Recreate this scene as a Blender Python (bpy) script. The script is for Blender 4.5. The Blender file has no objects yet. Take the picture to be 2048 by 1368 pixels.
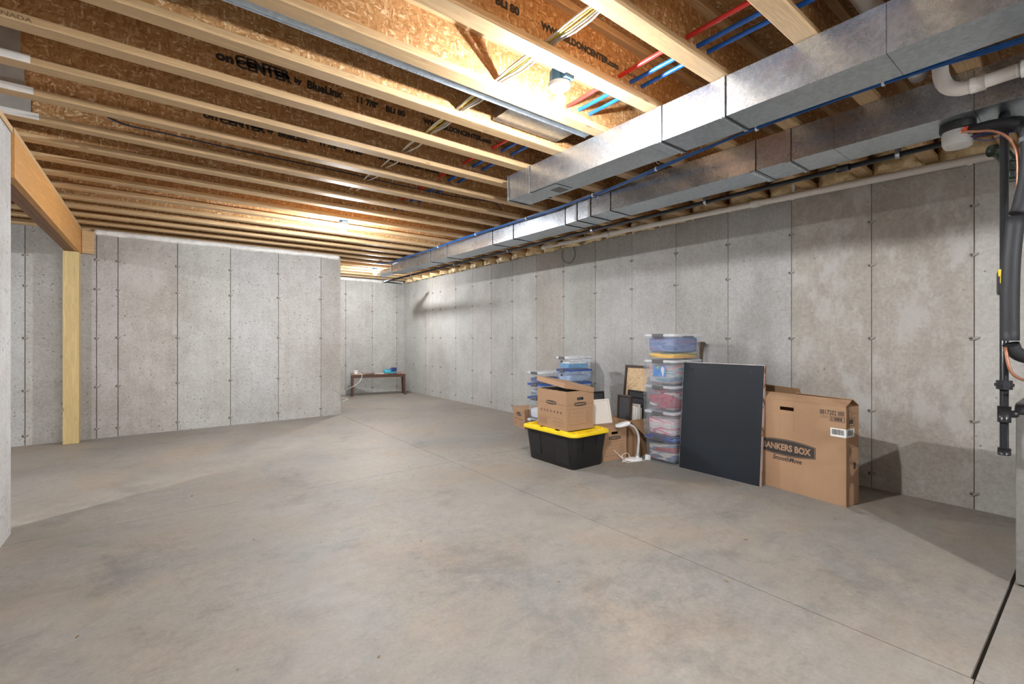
import bpy, bmesh, math, random
from mathutils import Vector, Matrix, noise
random.seed(7)
PI = math.pi
scene = bpy.context.scene
COL = scene.collection

# ------------------------------------------------------------ camera, world, exposure
cam = bpy.data.objects.new('camera', bpy.data.cameras.new('camera'))
COL.objects.link(cam)
cam.location = (0, 0, 1.243)
cam.rotation_euler = (PI/2, 0, -math.atan(713/925))
cam.data.sensor_width = 36
cam.data.lens = 925/2048*36
cam.data.shift_y = -8/2048
cam.data.clip_start = .02
scene.camera = cam
w = bpy.data.worlds.new('world'); scene.world = w; w.use_nodes = True
w.node_tree.nodes['Background'].inputs[0].default_value = (.9, .95, 1, 1)
w.node_tree.nodes['Background'].inputs[1].default_value = .0
scene.view_settings.view_transform = 'Standard'
scene.view_settings.look = 'None'
scene.view_settings.gamma = 1
scene.view_settings.exposure = 0.2
scene.view_settings.use_curve_mapping = False
BULB = 7800.0
def area(name, loc, target, sx, sy, power, col=(1, .97, .93)):
    l = bpy.data.lights.new(name, 'AREA'); l.shape = 'RECTANGLE'; l.size = sx; l.size_y = sy
    l.energy = power; l.color = col
    o = bpy.data.objects.new(name, l); COL.objects.link(o); o.location = loc
    o.rotation_euler = (Vector(target)-Vector(loc)).to_track_quat('-Z', 'Y').to_euler()
    return o
# added soft fill without a visible source, behind the photographer and in the alcove
area('rear_fill', (.9, -3.2, 1.5), (1.8, 5, 1.3), 3.4, 1.9, 36, (.93, .97, 1))
area('alcove_fill', (-3.9, 5.9, 1.5), (-1, 6.2, 1.2), 1.8, 1.5, 35, (.93, .97, 1))

# ------------------------------------------------------------ materials
def new_mat(name):
    m = bpy.data.materials.new(name); m.use_nodes = True
    nt = m.node_tree; b = nt.nodes['Principled BSDF']
    return m, nt, b
def N(nt, t, **k):
    n = nt.nodes.new(t)
    for a, v in k.items():
        if a.startswith('i_'):
            n.inputs[a[2:].replace('_', ' ')].default_value = v
        else: setattr(n, a, v)
    return n
def L(nt, a, ao, b, bi): nt.links.new(a.outputs[ao], b.inputs[bi])
def coords(nt, scale=(1, 1, 1), kind='world', rot=(0, 0, 0)):
    mp = N(nt, 'ShaderNodeMapping'); mp.inputs['Scale'].default_value = scale; mp.inputs['Rotation'].default_value = rot
    if kind == 'world':
        g = N(nt, 'ShaderNodeNewGeometry'); L(nt, g, 'Position', mp, 0)
    else:
        g = N(nt, 'ShaderNodeTexCoord'); L(nt, g, 'Object', mp, 0)
    return mp
def noise_n(nt, mp, scale, detail=4, rough=.55, dist=0):
    n = N(nt, 'ShaderNodeTexNoise'); n.inputs['Scale'].default_value = scale
    n.inputs['Detail'].default_value = detail; n.inputs['Roughness'].default_value = rough
    n.inputs['Distortion'].default_value = dist
    L(nt, mp, 0, n, 'Vector'); return n
def ramp(nt, src, out, stops):
    r = N(nt, 'ShaderNodeValToRGB'); e = r.color_ramp.elements
    while len(e) > 1: e.remove(e[0])
    e[0].position = stops[0][0]; e[0].color = tuple(stops[0][1])+(1,)
    for p, c in stops[1:]:
        x = e.new(p); x.color = tuple(c)+(1,)
    L(nt, src, out, r, 0); return r
def mix(nt, a, ao, b, bo, fac, mode='MIX'):
    m = N(nt, 'ShaderNodeMix', data_type='RGBA', blend_type=mode)
    if isinstance(fac, (int, float)): m.inputs[0].default_value = fac
    else: nt.links.new(fac, m.inputs[0])
    for idx, s, so in ((6, a, ao), (7, b, bo)):
        if isinstance(s, tuple): m.inputs[idx].default_value = s+(1,)
        else: nt.links.new(s.outputs[so], m.inputs[idx])
    return m
def bump(nt, b, src, out, strength=.3, dist=.01, prev=None):
    bp = N(nt, 'ShaderNodeBump'); bp.inputs['Strength'].default_value = strength; bp.inputs['Distance'].default_value = dist
    L(nt, src, out, bp, 'Height')
    if prev: L(nt, prev, 0, bp, 'Normal')
    L(nt, bp, 0, b, 'Normal'); return bp
MATS = {}
def plain(name, col, rough=.5, metal=0, nscale=30, var=.12, bmp=0, alpha=None):
    if name in MATS: return MATS[name]
    m, nt, b = new_mat(name)
    mp = coords(nt, kind='obj'); n = noise_n(nt, mp, nscale, 3)
    lo = tuple(c*(1-var) for c in col); hi = tuple(min(1, c*(1+var)) for c in col)
    r = ramp(nt, n, 0, [(.3, lo), (.7, hi)])
    L(nt, r, 0, b, 'Base Color')
    b.inputs['Roughness'].default_value = rough; b.inputs['Metallic'].default_value = metal
    if bmp: bump(nt, b, n, 0, bmp, .004)
    MATS[name] = m; return m

def concrete_wall():
    m, nt, b = new_mat('cast_concrete')
    mp = coords(nt)
    big = noise_n(nt, mp, 1.1, 5, .6); mid = noise_n(nt, mp, 5, 6, .65); fine = noise_n(nt, mp, 45, 4, .6)
    st = coords(nt, (14, 14, .7)); streak = noise_n(nt, st, 1.0, 4, .6)
    base = ramp(nt, big, 0, [(.3, (.36, .348, .335)), (.5, (.42, .415, .408)), (.72, (.47, .47, .468))])
    c1 = mix(nt, base, 0, ramp(nt, mid, 0, [(.3, (.84, .82, .80)), (.6, (1.04, 1.04, 1.04))]), 0, .6, 'MULTIPLY')
    c2 = mix(nt, c1, 2, ramp(nt, streak, 0, [(.35, (.86, .85, .83)), (.65, (1.04, 1.04, 1.04))]), 0, .35, 'MULTIPLY')
    c3 = mix(nt, c2, 2, ramp(nt, fine, 0, [(.3, (.78, .78, .77)), (.65, (1.06, 1.06, 1.06))]), 0, .8, 'MULTIPLY')
    # bug holes
    v = N(nt, 'ShaderNodeTexVoronoi'); v.inputs['Scale'].default_value = 26; L(nt, mp, 0, v, 'Vector')
    sep = N(nt, 'ShaderNodeSeparateColor'); L(nt, v, 'Color', sep, 0)
    th = N(nt, 'ShaderNodeMath', operation='MULTIPLY'); L(nt, sep, 0, th, 0); L(nt, mid, 0, th, 1)
    lim = N(nt, 'ShaderNodeMath', operation='MULTIPLY'); L(nt, th, 0, lim, 0); lim.inputs[1].default_value = .44
    hole = N(nt, 'ShaderNodeMath', operation='LESS_THAN'); L(nt, v, 'Distance', hole, 0); L(nt, lim, 0, hole, 1)
    c4 = mix(nt, c3, 2, (.13, .12, .105), 0, hole.outputs[0])
    hm = N(nt, 'ShaderNodeMath', operation='MULTIPLY'); L(nt, hole, 0, hm, 0); hm.inputs[1].default_value = .7
    nt.links.new(hm.outputs[0], c4.inputs[0])
    # per-panel tint set on the object
    oi = N(nt, 'ShaderNodeObjectInfo')
    c5 = mix(nt, c4, 2, oi, 'Color', 1.0, 'MULTIPLY')
    # pale efflorescence crust and brown stain on stained panels (alpha of the object colour)
    crust = noise_n(nt, coords(nt, (1, 1, .55)), 3.6, 8, .72)
    inv = N(nt, 'ShaderNodeMath', operation='SUBTRACT'); inv.inputs[0].default_value = 1; L(nt, oi, 'Alpha', inv, 1)
    cr = ramp(nt, crust, 0, [(.50, (0, 0, 0)), (.60, (1, 1, 1))])
    crm = N(nt, 'ShaderNodeMath', operation='MULTIPLY'); L(nt, cr, 0, crm, 0); L(nt, inv, 0, crm, 1)
    c6 = mix(nt, c5, 2, (.47, .455, .435), 0, crm.outputs[0])
    rust = noise_n(nt, mp, 4.3, 6, .7, 1.2)
    rr = ramp(nt, rust, 0, [(.64, (0, 0, 0)), (.72, (1, 1, 1))])
    rm = N(nt, 'ShaderNodeMath', operation='MULTIPLY'); L(nt, rr, 0, rm, 0); L(nt, inv, 0, rm, 1)
    rm2 = N(nt, 'ShaderNodeMath', operation='MULTIPLY'); L(nt, rm, 0, rm2, 0); rm2.inputs[1].default_value = .5
    c7 = mix(nt, c6, 2, (.33, .22, .15), 0, rm2.outputs[0])
    L(nt, c7, 2, b, 'Base Color'); b.inputs['Roughness'].default_value = .85
    bp = bump(nt, b, fine, 0, .35, .004)
    inh = N(nt, 'ShaderNodeMath', operation='SUBTRACT'); inh.inputs[0].default_value = 1; L(nt, hole, 0, inh, 1)
    bump(nt, b, inh, 0, .5, .004, bp)
    return m
def concrete_floor():
    m, nt, b = new_mat('troweled_concrete')
    mp = coords(nt); st = coords(nt, (1, 2.2, 1), rot=(0, 0, .5))
    big = noise_n(nt, mp, .75, 4, .6, .6); warm = noise_n(nt, mp, 1.3, 5, .6, .4)
    sw = noise_n(nt, st, 5, 9, .72, .35); fine = noise_n(nt, mp, 60, 5, .7)
    base = ramp(nt, big, 0, [(.3, (.198, .19, .182)), (.5, (.246, .226, .205)), (.7, (.28, .257, .234))])
    wr = ramp(nt, warm, 0, [(.46, (1, 1, 1)), (.72, (1.12, .95, .80))])
    c1 = mix(nt, base, 0, wr, 0, .8, 'MULTIPLY')
    c2 = mix(nt, c1, 2, ramp(nt, sw, 0, [(.3, (.80, .81, .80)), (.5, (1, 1, 1)), (.7, (1.12, 1.11, 1.08))]), 0, .8, 'MULTIPLY')
    c3 = mix(nt, c2, 2, ramp(nt, fine, 0, [(.3, (.86, .86, .85)), (.7, (1.08, 1.08, 1.07))]), 0, .6, 'MULTIPLY')
    dk = noise_n(nt, mp, 1.7, 8, .72, .25)
    c4 = mix(nt, c3, 2, ramp(nt, dk, 0, [(.32, (.70, .71, .72)), (.46, (1, 1, 1))]), 0, .8, 'MULTIPLY')
    grit = noise_n(nt, mp, 15, 10, .82, .2); gm = noise_n(nt, mp, 1.1, 3, .5)
    gk = mix(nt, c4, 2, ramp(nt, grit, 0, [(.34, (.72, .73, .74)), (.5, (1, 1, 1)), (.66, (1.22, 1.2, 1.17))]), 0, .75, 'MULTIPLY')
    c4 = mix(nt, c4, 2, gk, 2, ramp(nt, gm, 0, [(.35, (.35,)*3), (.65, (1, 1, 1))]).outputs[0])
    sp = N(nt, 'ShaderNodeTexVoronoi'); sp.inputs['Scale'].default_value = 9; L(nt, mp, 0, sp, 'Vector')
    spot = N(nt, 'ShaderNodeMath', operation='LESS_THAN'); L(nt, sp, 'Distance', spot, 0); spot.inputs[1].default_value = .035
    sm = N(nt, 'ShaderNodeMath', operation='MULTIPLY'); L(nt, spot, 0, sm, 0); sm.inputs[1].default_value = .35
    c5 = mix(nt, c4, 2, (.40, .38, .36), 0, sm.outputs[0])
    L(nt, c5, 2, b, 'Base Color')
    rr = ramp(nt, sw, 0, [(.3, (.45,)*3), (.7, (.7,)*3)]); L(nt, rr, 0, b, 'Roughness')
    b.inputs['Specular IOR Level'].default_value = .35
    bp = bump(nt, b, sw, 0, .12, .006); bump(nt, b, fine, 0, .15, .002, bp)
    return m
def osb(name, seedoff=0, k=1.0):
    m, nt, b = new_mat(name)
    g = coords(nt)
    dn = noise_n(nt, g, 9, 2, .5)
    off = N(nt, 'ShaderNodeVectorMath', operation='SCALE'); L(nt, dn, 'Color', off, 0); off.inputs['Scale'].default_value = .07
    add = N(nt, 'ShaderNodeVectorMath', operation='ADD'); L(nt, g, 0, add, 0); L(nt, off, 0, add, 1)
    vs = []
    for i, (rot, sc) in enumerate((((.0, .55, .0), (20, 80, 100)), ((.3, -.75, .2), (100, 80, 18)), ((0, .95, .1), (34, 80, 75)))):
        mp = N(nt, 'ShaderNodeMapping'); mp.inputs['Rotation'].default_value = rot; mp.inputs['Scale'].default_value = sc
        mp.inputs['Location'].default_value = (seedoff+i*3.1,)*3
        L(nt, add, 0, mp, 0)
        v = N(nt, 'ShaderNodeTexVoronoi'); v.inputs['Scale'].default_value = 1.0; L(nt, mp, 0, v, 'Vector'); vs.append(v)
    stops = [(0, (.33*k, .150*k, .045*k)), (.3, (.42*k, .212*k, .075*k)), (.65, (.50*k, .27*k, .105*k)), (.88, (.60*k, .37*k, .175*k)), (1, (.78*k, .58*k, .36*k))]
    cols = []
    for v in vs:
        s = N(nt, 'ShaderNodeSeparateColor'); L(nt, v, 'Color', s, 0); cols.append(ramp(nt, s, 0, stops))
    sel = noise_n(nt, g, 40, 3, .6)
    s1 = ramp(nt, sel, 0, [(.46, (0, 0, 0)), (.50, (1, 1, 1))])
    a = mix(nt, cols[0], 0, cols[1], 0, s1.outputs[0])
    sel2 = noise_n(nt, g, 30, 3, .6); s2 = ramp(nt, sel2, 0, [(.52, (0, 0, 0)), (.56, (1, 1, 1))])
    a2 = mix(nt, a, 2, cols[2], 0, s2.outputs[0])
    gr = noise_n(nt, coords(nt, (1, 1, 1)), 120, 3, .6)
    a3 = mix(nt, a2, 2, ramp(nt, gr, 0, [(.3, (.75,)*3), (.7, (1.12,)*3)]), 0, .7, 'MULTIPLY')
    L(nt, a3, 2, b, 'Base Color'); b.inputs['Roughness'].default_value = .7
    bump(nt, b, a2, 2, .25, .003)
    return m
def pine(name, c=(.52, .355, .19), axis=0, knots=True):
    m, nt, b = new_mat(name)
    sc = [14, 14, 14]; sc[axis] = .7
    oi = N(nt, 'ShaderNodeObjectInfo')
    g = coords(nt, tuple(sc)); 
    rnd = N(nt, 'ShaderNodeVectorMath', operation='ADD'); L(nt, g, 0, rnd, 0)
    cmb = N(nt, 'ShaderNodeCombineXYZ'); mlt = N(nt, 'ShaderNodeMath', operation='MULTIPLY'); L(nt, oi, 'Random', mlt, 0); mlt.inputs[1].default_value = 30
    for i in range(3): L(nt, mlt, 0, cmb, i)
    L(nt, cmb, 0, rnd, 1)
    n = noise_n(nt, rnd, 3.0, 4, .6, 1.2)
    wv = ramp(nt, n, 0, [(.25, tuple(x*.74 for x in c)), (.42, c), (.5, tuple(x*.86 for x in c)), (.62, tuple(min(1, x*1.12) for x in c)), (.75, tuple(x*.9 for x in c))])
    wide = N(nt, 'ShaderNodeMix', data_type='RGBA'); 
    tint = ramp(nt, oi, 'Random', [(0, (.93, .90, .86)), (.5, (1, 1, 1)), (1, (1.06, 1.03, .98))])
    col = mix(nt, wv, 0, tint, 0, 1.0, 'MULTIPLY')
    if knots:
        k = coords(nt, (2.2 if axis == 0 else 9, 9, 2.2 if axis == 2 else 9)); v = N(nt, 'ShaderNodeTexVoronoi'); v.inputs['Scale'].default_value = 1.6; L(nt, k, 0, v, 'Vector')
        kr = ramp(nt, v, 'Distance', [(.07, (1, 1, 1)), (.12, (0, 0, 0))])
        s = N(nt, 'ShaderNodeSeparateColor'); L(nt, v, 'Color', s, 0)
        gt = N(nt, 'ShaderNodeMath', operation='GREATER_THAN'); L(nt, s, 0, gt, 0); gt.inputs[1].default_value = .55
        mm = N(nt, 'ShaderNodeMath', operation='MULTIPLY'); L(nt, kr, 0, mm, 0); L(nt, gt, 0, mm, 1)
        mm2 = N(nt, 'ShaderNodeMath', operation='MULTIPLY'); L(nt, mm, 0, mm2, 0); mm2.inputs[1].default_value = .75
        col = mix(nt, col, 2, (.20, .11, .05), 0, mm2.outputs[0])
    L(nt, col, 2, b, 'Base Color'); b.inputs['Roughness'].default_value = .6
    bump(nt, b, n, 0, .12, .003)
    return m
def galvanised(name, col=(.60, .64, .69), r0=.24, r1=.32):
    m, nt, b = new_mat(name)
    g = coords(nt)
    v = N(nt, 'ShaderNodeTexVoronoi'); v.inputs['Scale'].default_value = 55; L(nt, g, 0, v, 'Vector')
    s = N(nt, 'ShaderNodeSeparateColor'); L(nt, v, 'Color', s, 0)
    n = noise_n(nt, g, 2.2, 4, .6); n2 = noise_n(nt, g, 160, 2, .6)
    base = ramp(nt, s, 0, [(0, tuple(c*.88 for c in col)), (1, tuple(min(1, c*1.08) for c in col))])
    c2 = mix(nt, base, 0, ramp(nt, n, 0, [(.3, (.88, .88, .9)), (.7, (1.05, 1.05, 1.05))]), 0, .7, 'MULTIPLY')
    L(nt, c2, 2, b, 'Base Color'); b.inputs['Metallic'].default_value = .92
    rr = ramp(nt, n, 0, [(.3, (r0,)*3), (.7, (r1,)*3)])
    r2 = mix(nt, rr, 0, ramp(nt, n2, 0, [(.3, (.85,)*3), (.7, (1.2,)*3)]), 0, .5, 'MULTIPLY')
    L(nt, r2, 2, b, 'Roughness')
    bp = bump(nt, b, n, 0, .16, .03); bump(nt, b, n2, 0, .03, .001, bp)
    return m
def clear_plastic(name, tint, fac, rough=.18):
    m, nt, b = new_mat(name)
    out = nt.nodes['Material Output']
    t = N(nt, 'ShaderNodeBsdfTransparent'); t.inputs[0].default_value = tuple(.55+.45*c for c in tint)+(1,)
    b.inputs['Base Color'].default_value = tint+(1,); b.inputs['Roughness'].default_value = rough
    b.inputs['Specular IOR Level'].default_value = .6
    n = noise_n(nt, coords(nt, kind='obj'), 7, 3, .6)
    r = ramp(nt, n, 0, [(.35, (fac*.8,)*3), (.65, (fac*1.2,)*3)])
    ms = N(nt, 'ShaderNodeMixShader'); L(nt, r, 0, ms, 0); L(nt, t, 0, ms, 1); L(nt, b, 0, ms, 2); L(nt, ms, 0, out, 0)
    return m
def film():
    m, nt, b = new_mat('cling_film')
    out = nt.nodes['Material Output']
    t = N(nt, 'ShaderNodeBsdfTransparent'); t.inputs[0].default_value = (.97, .97, .98, 1)
    b.inputs['Base Color'].default_value = (.85, .87, .9, 1); b.inputs['Roughness'].default_value = .08
    b.inputs['Specular IOR Level'].default_value = 1
    n = noise_n(nt, coords(nt, (1, 1, 1.8)), 9, 6, .7, 2.2)
    r = ramp(nt, n, 0, [(.43, (.05,)*3), (.50, (.30,)*3), (.55, (.05,)*3)])
    bump(nt, b, n, 0, 1.0, .05)
    ms = N(nt, 'ShaderNodeMixShader'); L(nt, r, 0, ms, 0); L(nt, t, 0, ms, 1); L(nt, b, 0, ms, 2); L(nt, ms, 0, out, 0)
    return m
def cardboard(name, c=(.37, .222, .128)):
    m, nt, b = new_mat(name)
    n = noise_n(nt, coords(nt, kind='obj'), 3, 4, .6); f = noise_n(nt, coords(nt, (1, 1, 60), 'obj'), 6, 2, .5)
    base = ramp(nt, n, 0, [(.3, tuple(x*.93 for x in c)), (.7, tuple(x*1.06 for x in c))])
    c2 = mix(nt, base, 0, ramp(nt, f, 0, [(.35, (.95,)*3), (.65, (1.03,)*3)]), 0, .6, 'MULTIPLY')
    L(nt, c2, 2, b, 'Base Color'); b.inputs['Roughness'].default_value = .8
    bump(nt, b, f, 0, .08, .001); return m
def foam_mat(name, lo, hi):
    m, nt, b = new_mat(name)
    n = noise_n(nt, coords(nt), 16, 5, .6, .5)
    r = ramp(nt, n, 0, [(.3, lo), (.7, hi)]); L(nt, r, 0, b, 'Base Color'); b.inputs['Roughness'].default_value = .38
    bump(nt, b, n, 0, .6, .02); return m
def cloth(name, cols, scale=4):
    m, nt, b = new_mat(name)
    n = noise_n(nt, coords(nt, (.45, .45, 3.4), 'world'), scale*1.3, 2, .4, .4)
    k = len(cols); st = []
    for i, c in enumerate(cols):
        st.append((.30+.4*i/k, c)); st.append((.30+.4*(i+.85)/k, c))
    r = ramp(nt, n, 0, st); L(nt, r, 0, b, 'Base Color'); b.inputs['Roughness'].default_value = .9
    bump(nt, b, n, 0, .6, .02); return m
def emit(name, col, s):
    m, nt, b = new_mat(name)
    b.inputs['Base Color'].default_value = (.9, .9, .9, 1)
    b.inputs['Emission Color'].default_value = col+(1,); b.inputs['Emission Strength'].default_value = s
    return m

M_WALL = concrete_wall(); M_FLOOR = concrete_floor()
M_SEAM = plain('dark_joint_core', (.13, .115, .10), .9, nscale=60)  # even dark core colour that shows through panel and slab joints
M_TIE = plain('form_tie_mortar', (.27, .25, .225), .8, nscale=90, var=.3)
M_HOLE = plain('rusty_steel', (.07, .055, .045), .7, nscale=80, var=.3)
M_OSB = osb('osb_web'); M_OSB2 = osb('osb_subfloor', 11, .72)
M_PINE = pine('joist_pine'); M_POST = pine('treated_post_pine', (.50, .375, .17), 2); M_LVL = pine('laminated_beam', (.58, .29, .085), 1, False)
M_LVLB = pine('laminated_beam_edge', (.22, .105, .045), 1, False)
M_GALV = galvanised('galvanised_steel'); M_GALV2 = galvanised('galvanised_shaded', (.48, .54, .58), .34, .42)  # second steel is a darker copy, underside shade put into its colour
M_CARD = cardboard('cardboard'); M_CARDIN = cardboard('cardboard_inside', (.29, .165, .085))
M_INK = plain('black_ink', (.035, .03, .028), .7, nscale=60); M_INK2 = plain('brown_ink', (.17, .10, .06), .8, nscale=60)
M_WHITE = plain('white_plastic', (.80, .80, .80), .35); M_PVC = plain('white_pvc', (.84, .81, .77), .3, var=.02)
M_BLACKPIPE = plain('black_iron_pipe', (.025, .026, .03), .28, .3)
M_FOAMY = foam_mat('tan_spray_foam', (.62, .43, .19), (.92, .78, .50))
M_FOAMW = foam_mat('white_spray_foam', (.62, .60, .57), (.80, .79, .77))
M_COAT = plain('white_overspray', (.72, .71, .69), .8, nscale=14, var=.06); M_COATG = plain('grey_overspray', (.36, .34, .31), .9, nscale=14, var=.08)
M_CLEAR = clear_plastic('clear_bin_plastic', (.82, .86, .92), .12)
M_CLEARLID = clear_plastic('frosted_lid_plastic', (.86, .88, .92), .55, .3)
M_BLUELID = clear_plastic('blue_lid_plastic', (.03, .09, .38), .85, .25)
M_BLUECLEAR = clear_plastic('blue_tinted_bin_plastic', (.55, .70, .92), .28)
M_FILM = film()
M_GREY = plain('grey_latch', (.10, .10, .105), .45)

# ------------------------------------------------------------ mesh helpers
def finish(bm, name, mat, parent=None, smooth=False, loc=None, bevel=0):
    me = bpy.data.meshes.new(name); bm.normal_update(); bm.to_mesh(me); bm.free()
    for m in (mat if isinstance(mat, (list, tuple)) else [mat]): me.materials.append(m)
    if smooth:
        for p in me.polygons: p.use_smooth = True
    o = bpy.data.objects.new(name, me); COL.objects.link(o)
    if parent: o.parent = parent
    if loc: o.location = loc
    if bevel:
        md = o.modifiers.new('bevel', 'BEVEL'); md.width = bevel; md.segments = 2; md.limit_method = 'ANGLE'
    return o
def bx(bm, x0, x1, y0, y1, z0, z1, mi=0):
    vs = [bm.verts.new(p) for p in ((x0, y0, z0), (x1, y0, z0), (x1, y1, z0), (x0, y1, z0), (x0, y0, z1), (x1, y0, z1), (x1, y1, z1), (x0, y1, z1))]
    for f in ((3, 2, 1, 0), (4, 5, 6, 7), (0, 1, 5, 4), (1, 2, 6, 5), (2, 3, 7, 6), (3, 0, 4, 7)):
        q = bm.faces.new([vs[i] for i in f]); q.material_index = mi
def box(name, x0, x1, y0, y1, z0, z1, mat, parent=None, bevel=0):
    bm = bmesh.new(); bx(bm, x0, x1, y0, y1, z0, z1); return finish(bm, name, mat, parent, bevel=bevel)
def tube(bm, pts, r, seg=12, cap=True):
    pts = [Vector(p) for p in pts]; rings = []
    up = None
    for i, p in enumerate(pts):
        t = (pts[min(i+1, len(pts)-1)]-pts[max(i-1, 0)]).normalized()
        if up is None:
            up = Vector((0, 0, 1)) if abs(t.z) < .9 else Vector((1, 0, 0))
        a = t.cross(up).normalized(); up2 = a.cross(t).normalized(); up = up2
        rr = r[i] if isinstance(r, (list, tuple)) else r
        rings.append([bm.verts.new(p+a*math.cos(2*PI*k/seg)*rr+up2*math.sin(2*PI*k/seg)*rr) for k in range(seg)])
    for i in range(len(rings)-1):
        for k in range(seg):
            bm.faces.new((rings[i][k], rings[i][(k+1) % seg], rings[i+1][(k+1) % seg], rings[i+1][k]))
    if cap: bm.faces.new(rings[0]); bm.faces.new(rings[-1][::-1])
def smooth_path(pts, n=6):
    out = []
    P = [Vector(p) for p in pts]; P = [P[0]*2-P[1]]+P+[P[-1]*2-P[-2]]
    for i in range(1, len(P)-2):
        for k in range(n):
            t = k/n
            out.append(.5*((2*P[i])+(-P[i-1]+P[i+1])*t+(2*P[i-1]-5*P[i]+4*P[i+1]-P[i+2])*t*t+(-P[i-1]+3*P[i]-3*P[i+1]+P[i+2])*t**3))
    out.append(P[-2]); return out
def pipe(name, pts, r, mat, parent=None, seg=12, curved=0):
    bm = bmesh.new(); tube(bm, smooth_path(pts, curved) if curved else pts, r, seg)
    return finish(bm, name, mat, parent, True if seg > 8 else False)
def auto(o, ang=40):
    for p in o.data.polygons: p.use_smooth = True
    o.data.set_sharp_from_angle(angle=math.radians(ang)); return o
def cyl(name, c, r, h, mat, parent=None, seg=24, r2=None, axis='Z'):
    d = {'X': Vector((1, 0, 0)), 'Y': Vector((0, 1, 0)), 'Z': Vector((0, 0, 1))}[axis]
    bm = bmesh.new(); tube(bm, [Vector(c), Vector(c)+d*h], [r, r if r2 is None else r2], seg)
    return auto(finish(bm, name, mat, parent))
def rrect(w, d, r, z, seg=4, cx=0, cy=0):
    pts = []; r = min(r, w/2-.001, d/2-.001)
    for (sx, sy, a0) in ((1, 1, 0), (-1, 1, PI/2), (-1, -1, PI), (1, -1, 1.5*PI)):
        for k in range(seg+1):
            a = a0+PI/2*k/seg
            pts.append((cx+sx*(w/2-r)+r*math.cos(a), cy+sy*(d/2-r)+r*math.sin(a), z))
    return pts
def loft(bm, rings, cap0=True, cap1=True, mi=0):
    R = [[bm.verts.new(p) for p in ring] for ring in rings]; n = len(R[0])
    for i in range(len(R)-1):
        for k in range(n):
            f = bm.faces.new((R[i][k], R[i][(k+1) % n], R[i+1][(k+1) % n], R[i+1][k])); f.material_index = mi
    if cap0: bm.faces.new(R[0][::-1]).material_index = mi
    if cap1: bm.faces.new(R[-1]).material_index = mi
def thing(name, label, cat, loc=(0, 0, 0), rz=0, group=None):
    o = bpy.data.objects.new(name, None); COL.objects.link(o); o.location = loc; o.rotation_euler = (0, 0, rz)
    return tag(o, label, cat, group)
def tag(o, label, cat, group=None):
    o['label'] = label; o['category'] = cat
    if group: o['group'] = group
    return o
def struct(o, label=None):
    o['kind'] = 'structure'
    if label: o['label'] = label
    return o
def emptys(name, label=None):
    o = bpy.data.objects.new(name, None); COL.objects.link(o); return struct(o, label)
DG = bpy.context.evaluated_depsgraph_get
def text(name, body, size, origin, right, up, mat, parent, align='LEFT', bold=0, sx=1.0, shear=0, ext=.0004):
    cu = bpy.data.curves.new('lettering', 'FONT'); cu.body = body; cu.size = size; cu.align_x = align; cu.extrude = ext
    cu.offset = bold; cu.shear = shear; cu.resolution_u = 3
    t = bpy.data.objects.new('lettering_source', cu); COL.objects.link(t)
    me = bpy.data.meshes.new_from_object(t.evaluated_get(DG())); bpy.data.objects.remove(t); bpy.data.curves.remove(cu)
    me.name = name; me.materials.clear(); me.materials.append(mat)
    r = Vector(right).normalized(); u = Vector(up).normalized(); n = r.cross(u)
    mt = Matrix((r*sx, u, n)).transposed().to_4x4(); mt.translation = Vector(origin)
    me.transform(mt)
    o = bpy.data.objects.new(name, me); COL.objects.link(o); o.parent = parent; return o
def flat(bm, pts, origin, right, up, th=.0006):
    r = Vector(right).normalized(); u = Vector(up).normalized(); n = r.cross(u); o = Vector(origin)
    a = [bm.verts.new(o+r*x+u*y) for x, y in pts]; b = [bm.verts.new(o+r*x+u*y+n*th) for x, y in pts]
    bm.faces.new(b); bm.faces.new(a[::-1])
    for i in range(len(pts)):
        j = (i+1) % len(pts); bm.faces.new((a[i], a[j], b[j], b[i]))
def rect_pts(x0, y0, x1, y1): return [(x0, y0), (x1, y0), (x1, y1), (x0, y1)]
def rect_line(bm, x0, y0, x1, y1, w, origin, right, up):
    for r in ((x0, y0, x1, y0+w), (x0, y1-w, x1, y1), (x0, y0, x0+w, y1), (x1-w, y0, x1, y1)):
        flat(bm, rect_pts(*r), origin, right, up)
def badge(w, h, k=14):          # rectangle with bowed top and bottom
    top = [(-w/2+w*i/k, h*.33+h*.17*(1-(2*i/k-1)**2)) for i in range(k+1)]
    return [(x, -y) for x, y in top] + [(x, y) for x, y in top[::-1]]

# ------------------------------------------------------------ geometry constants
ZB = 2.587; ZTOP = 2.889; WT = 2.545
XR = 4.70; YM = 7.66; YF = 10.3; XL = -.71; XJ = 2.383
JY0 = 2.83; JS = .406; FW = .089

# ------------------------------------------------------------ floor
floor = struct(box('floor', -4.3, XR+.2, -3.7, YF+.2, -.12, -.02, M_SEAM))
xs = [(-4.3, 2.359), (2.3635, XR+.2)]
ys = [(-3.7, .303), (.317, 4.047), (4.051, YF+.2)]
for x0, x1 in xs:
    for y0, y1 in ys:
        if x0 < 0 and y0 > -3 and y0 < 1: y0 = .306 if y0 < 1 else y0
        box('slab', x0, x1, y0, y1, -.0195, 0, M_FLOOR, floor, bevel=.0008)
bm = bmesh.new()
for i in range(46):
    x = random.uniform(-.8, 3.8); y = random.uniform(.9, 6.5); s = random.uniform(.002, .006)
    if x < -.6 and y < 4.3: continue
    if x > 2.9 and y > 1.2: continue
    m = Matrix.Translation((x, y, s*.3+.0005)) @ Matrix.Rotation(random.random()*6, 4, 'Z') @ Matrix.Diagonal((random.uniform(1, 3), 1, .5, 1))
    bmesh.ops.create_icosphere(bm, subdivisions=1, radius=s, matrix=m)
deb = finish(bm, 'debris', plain('brown_dirt', (.22, .14, .08), .9, nscale=20, var=.4)); deb['kind'] = 'stuff'
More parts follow.
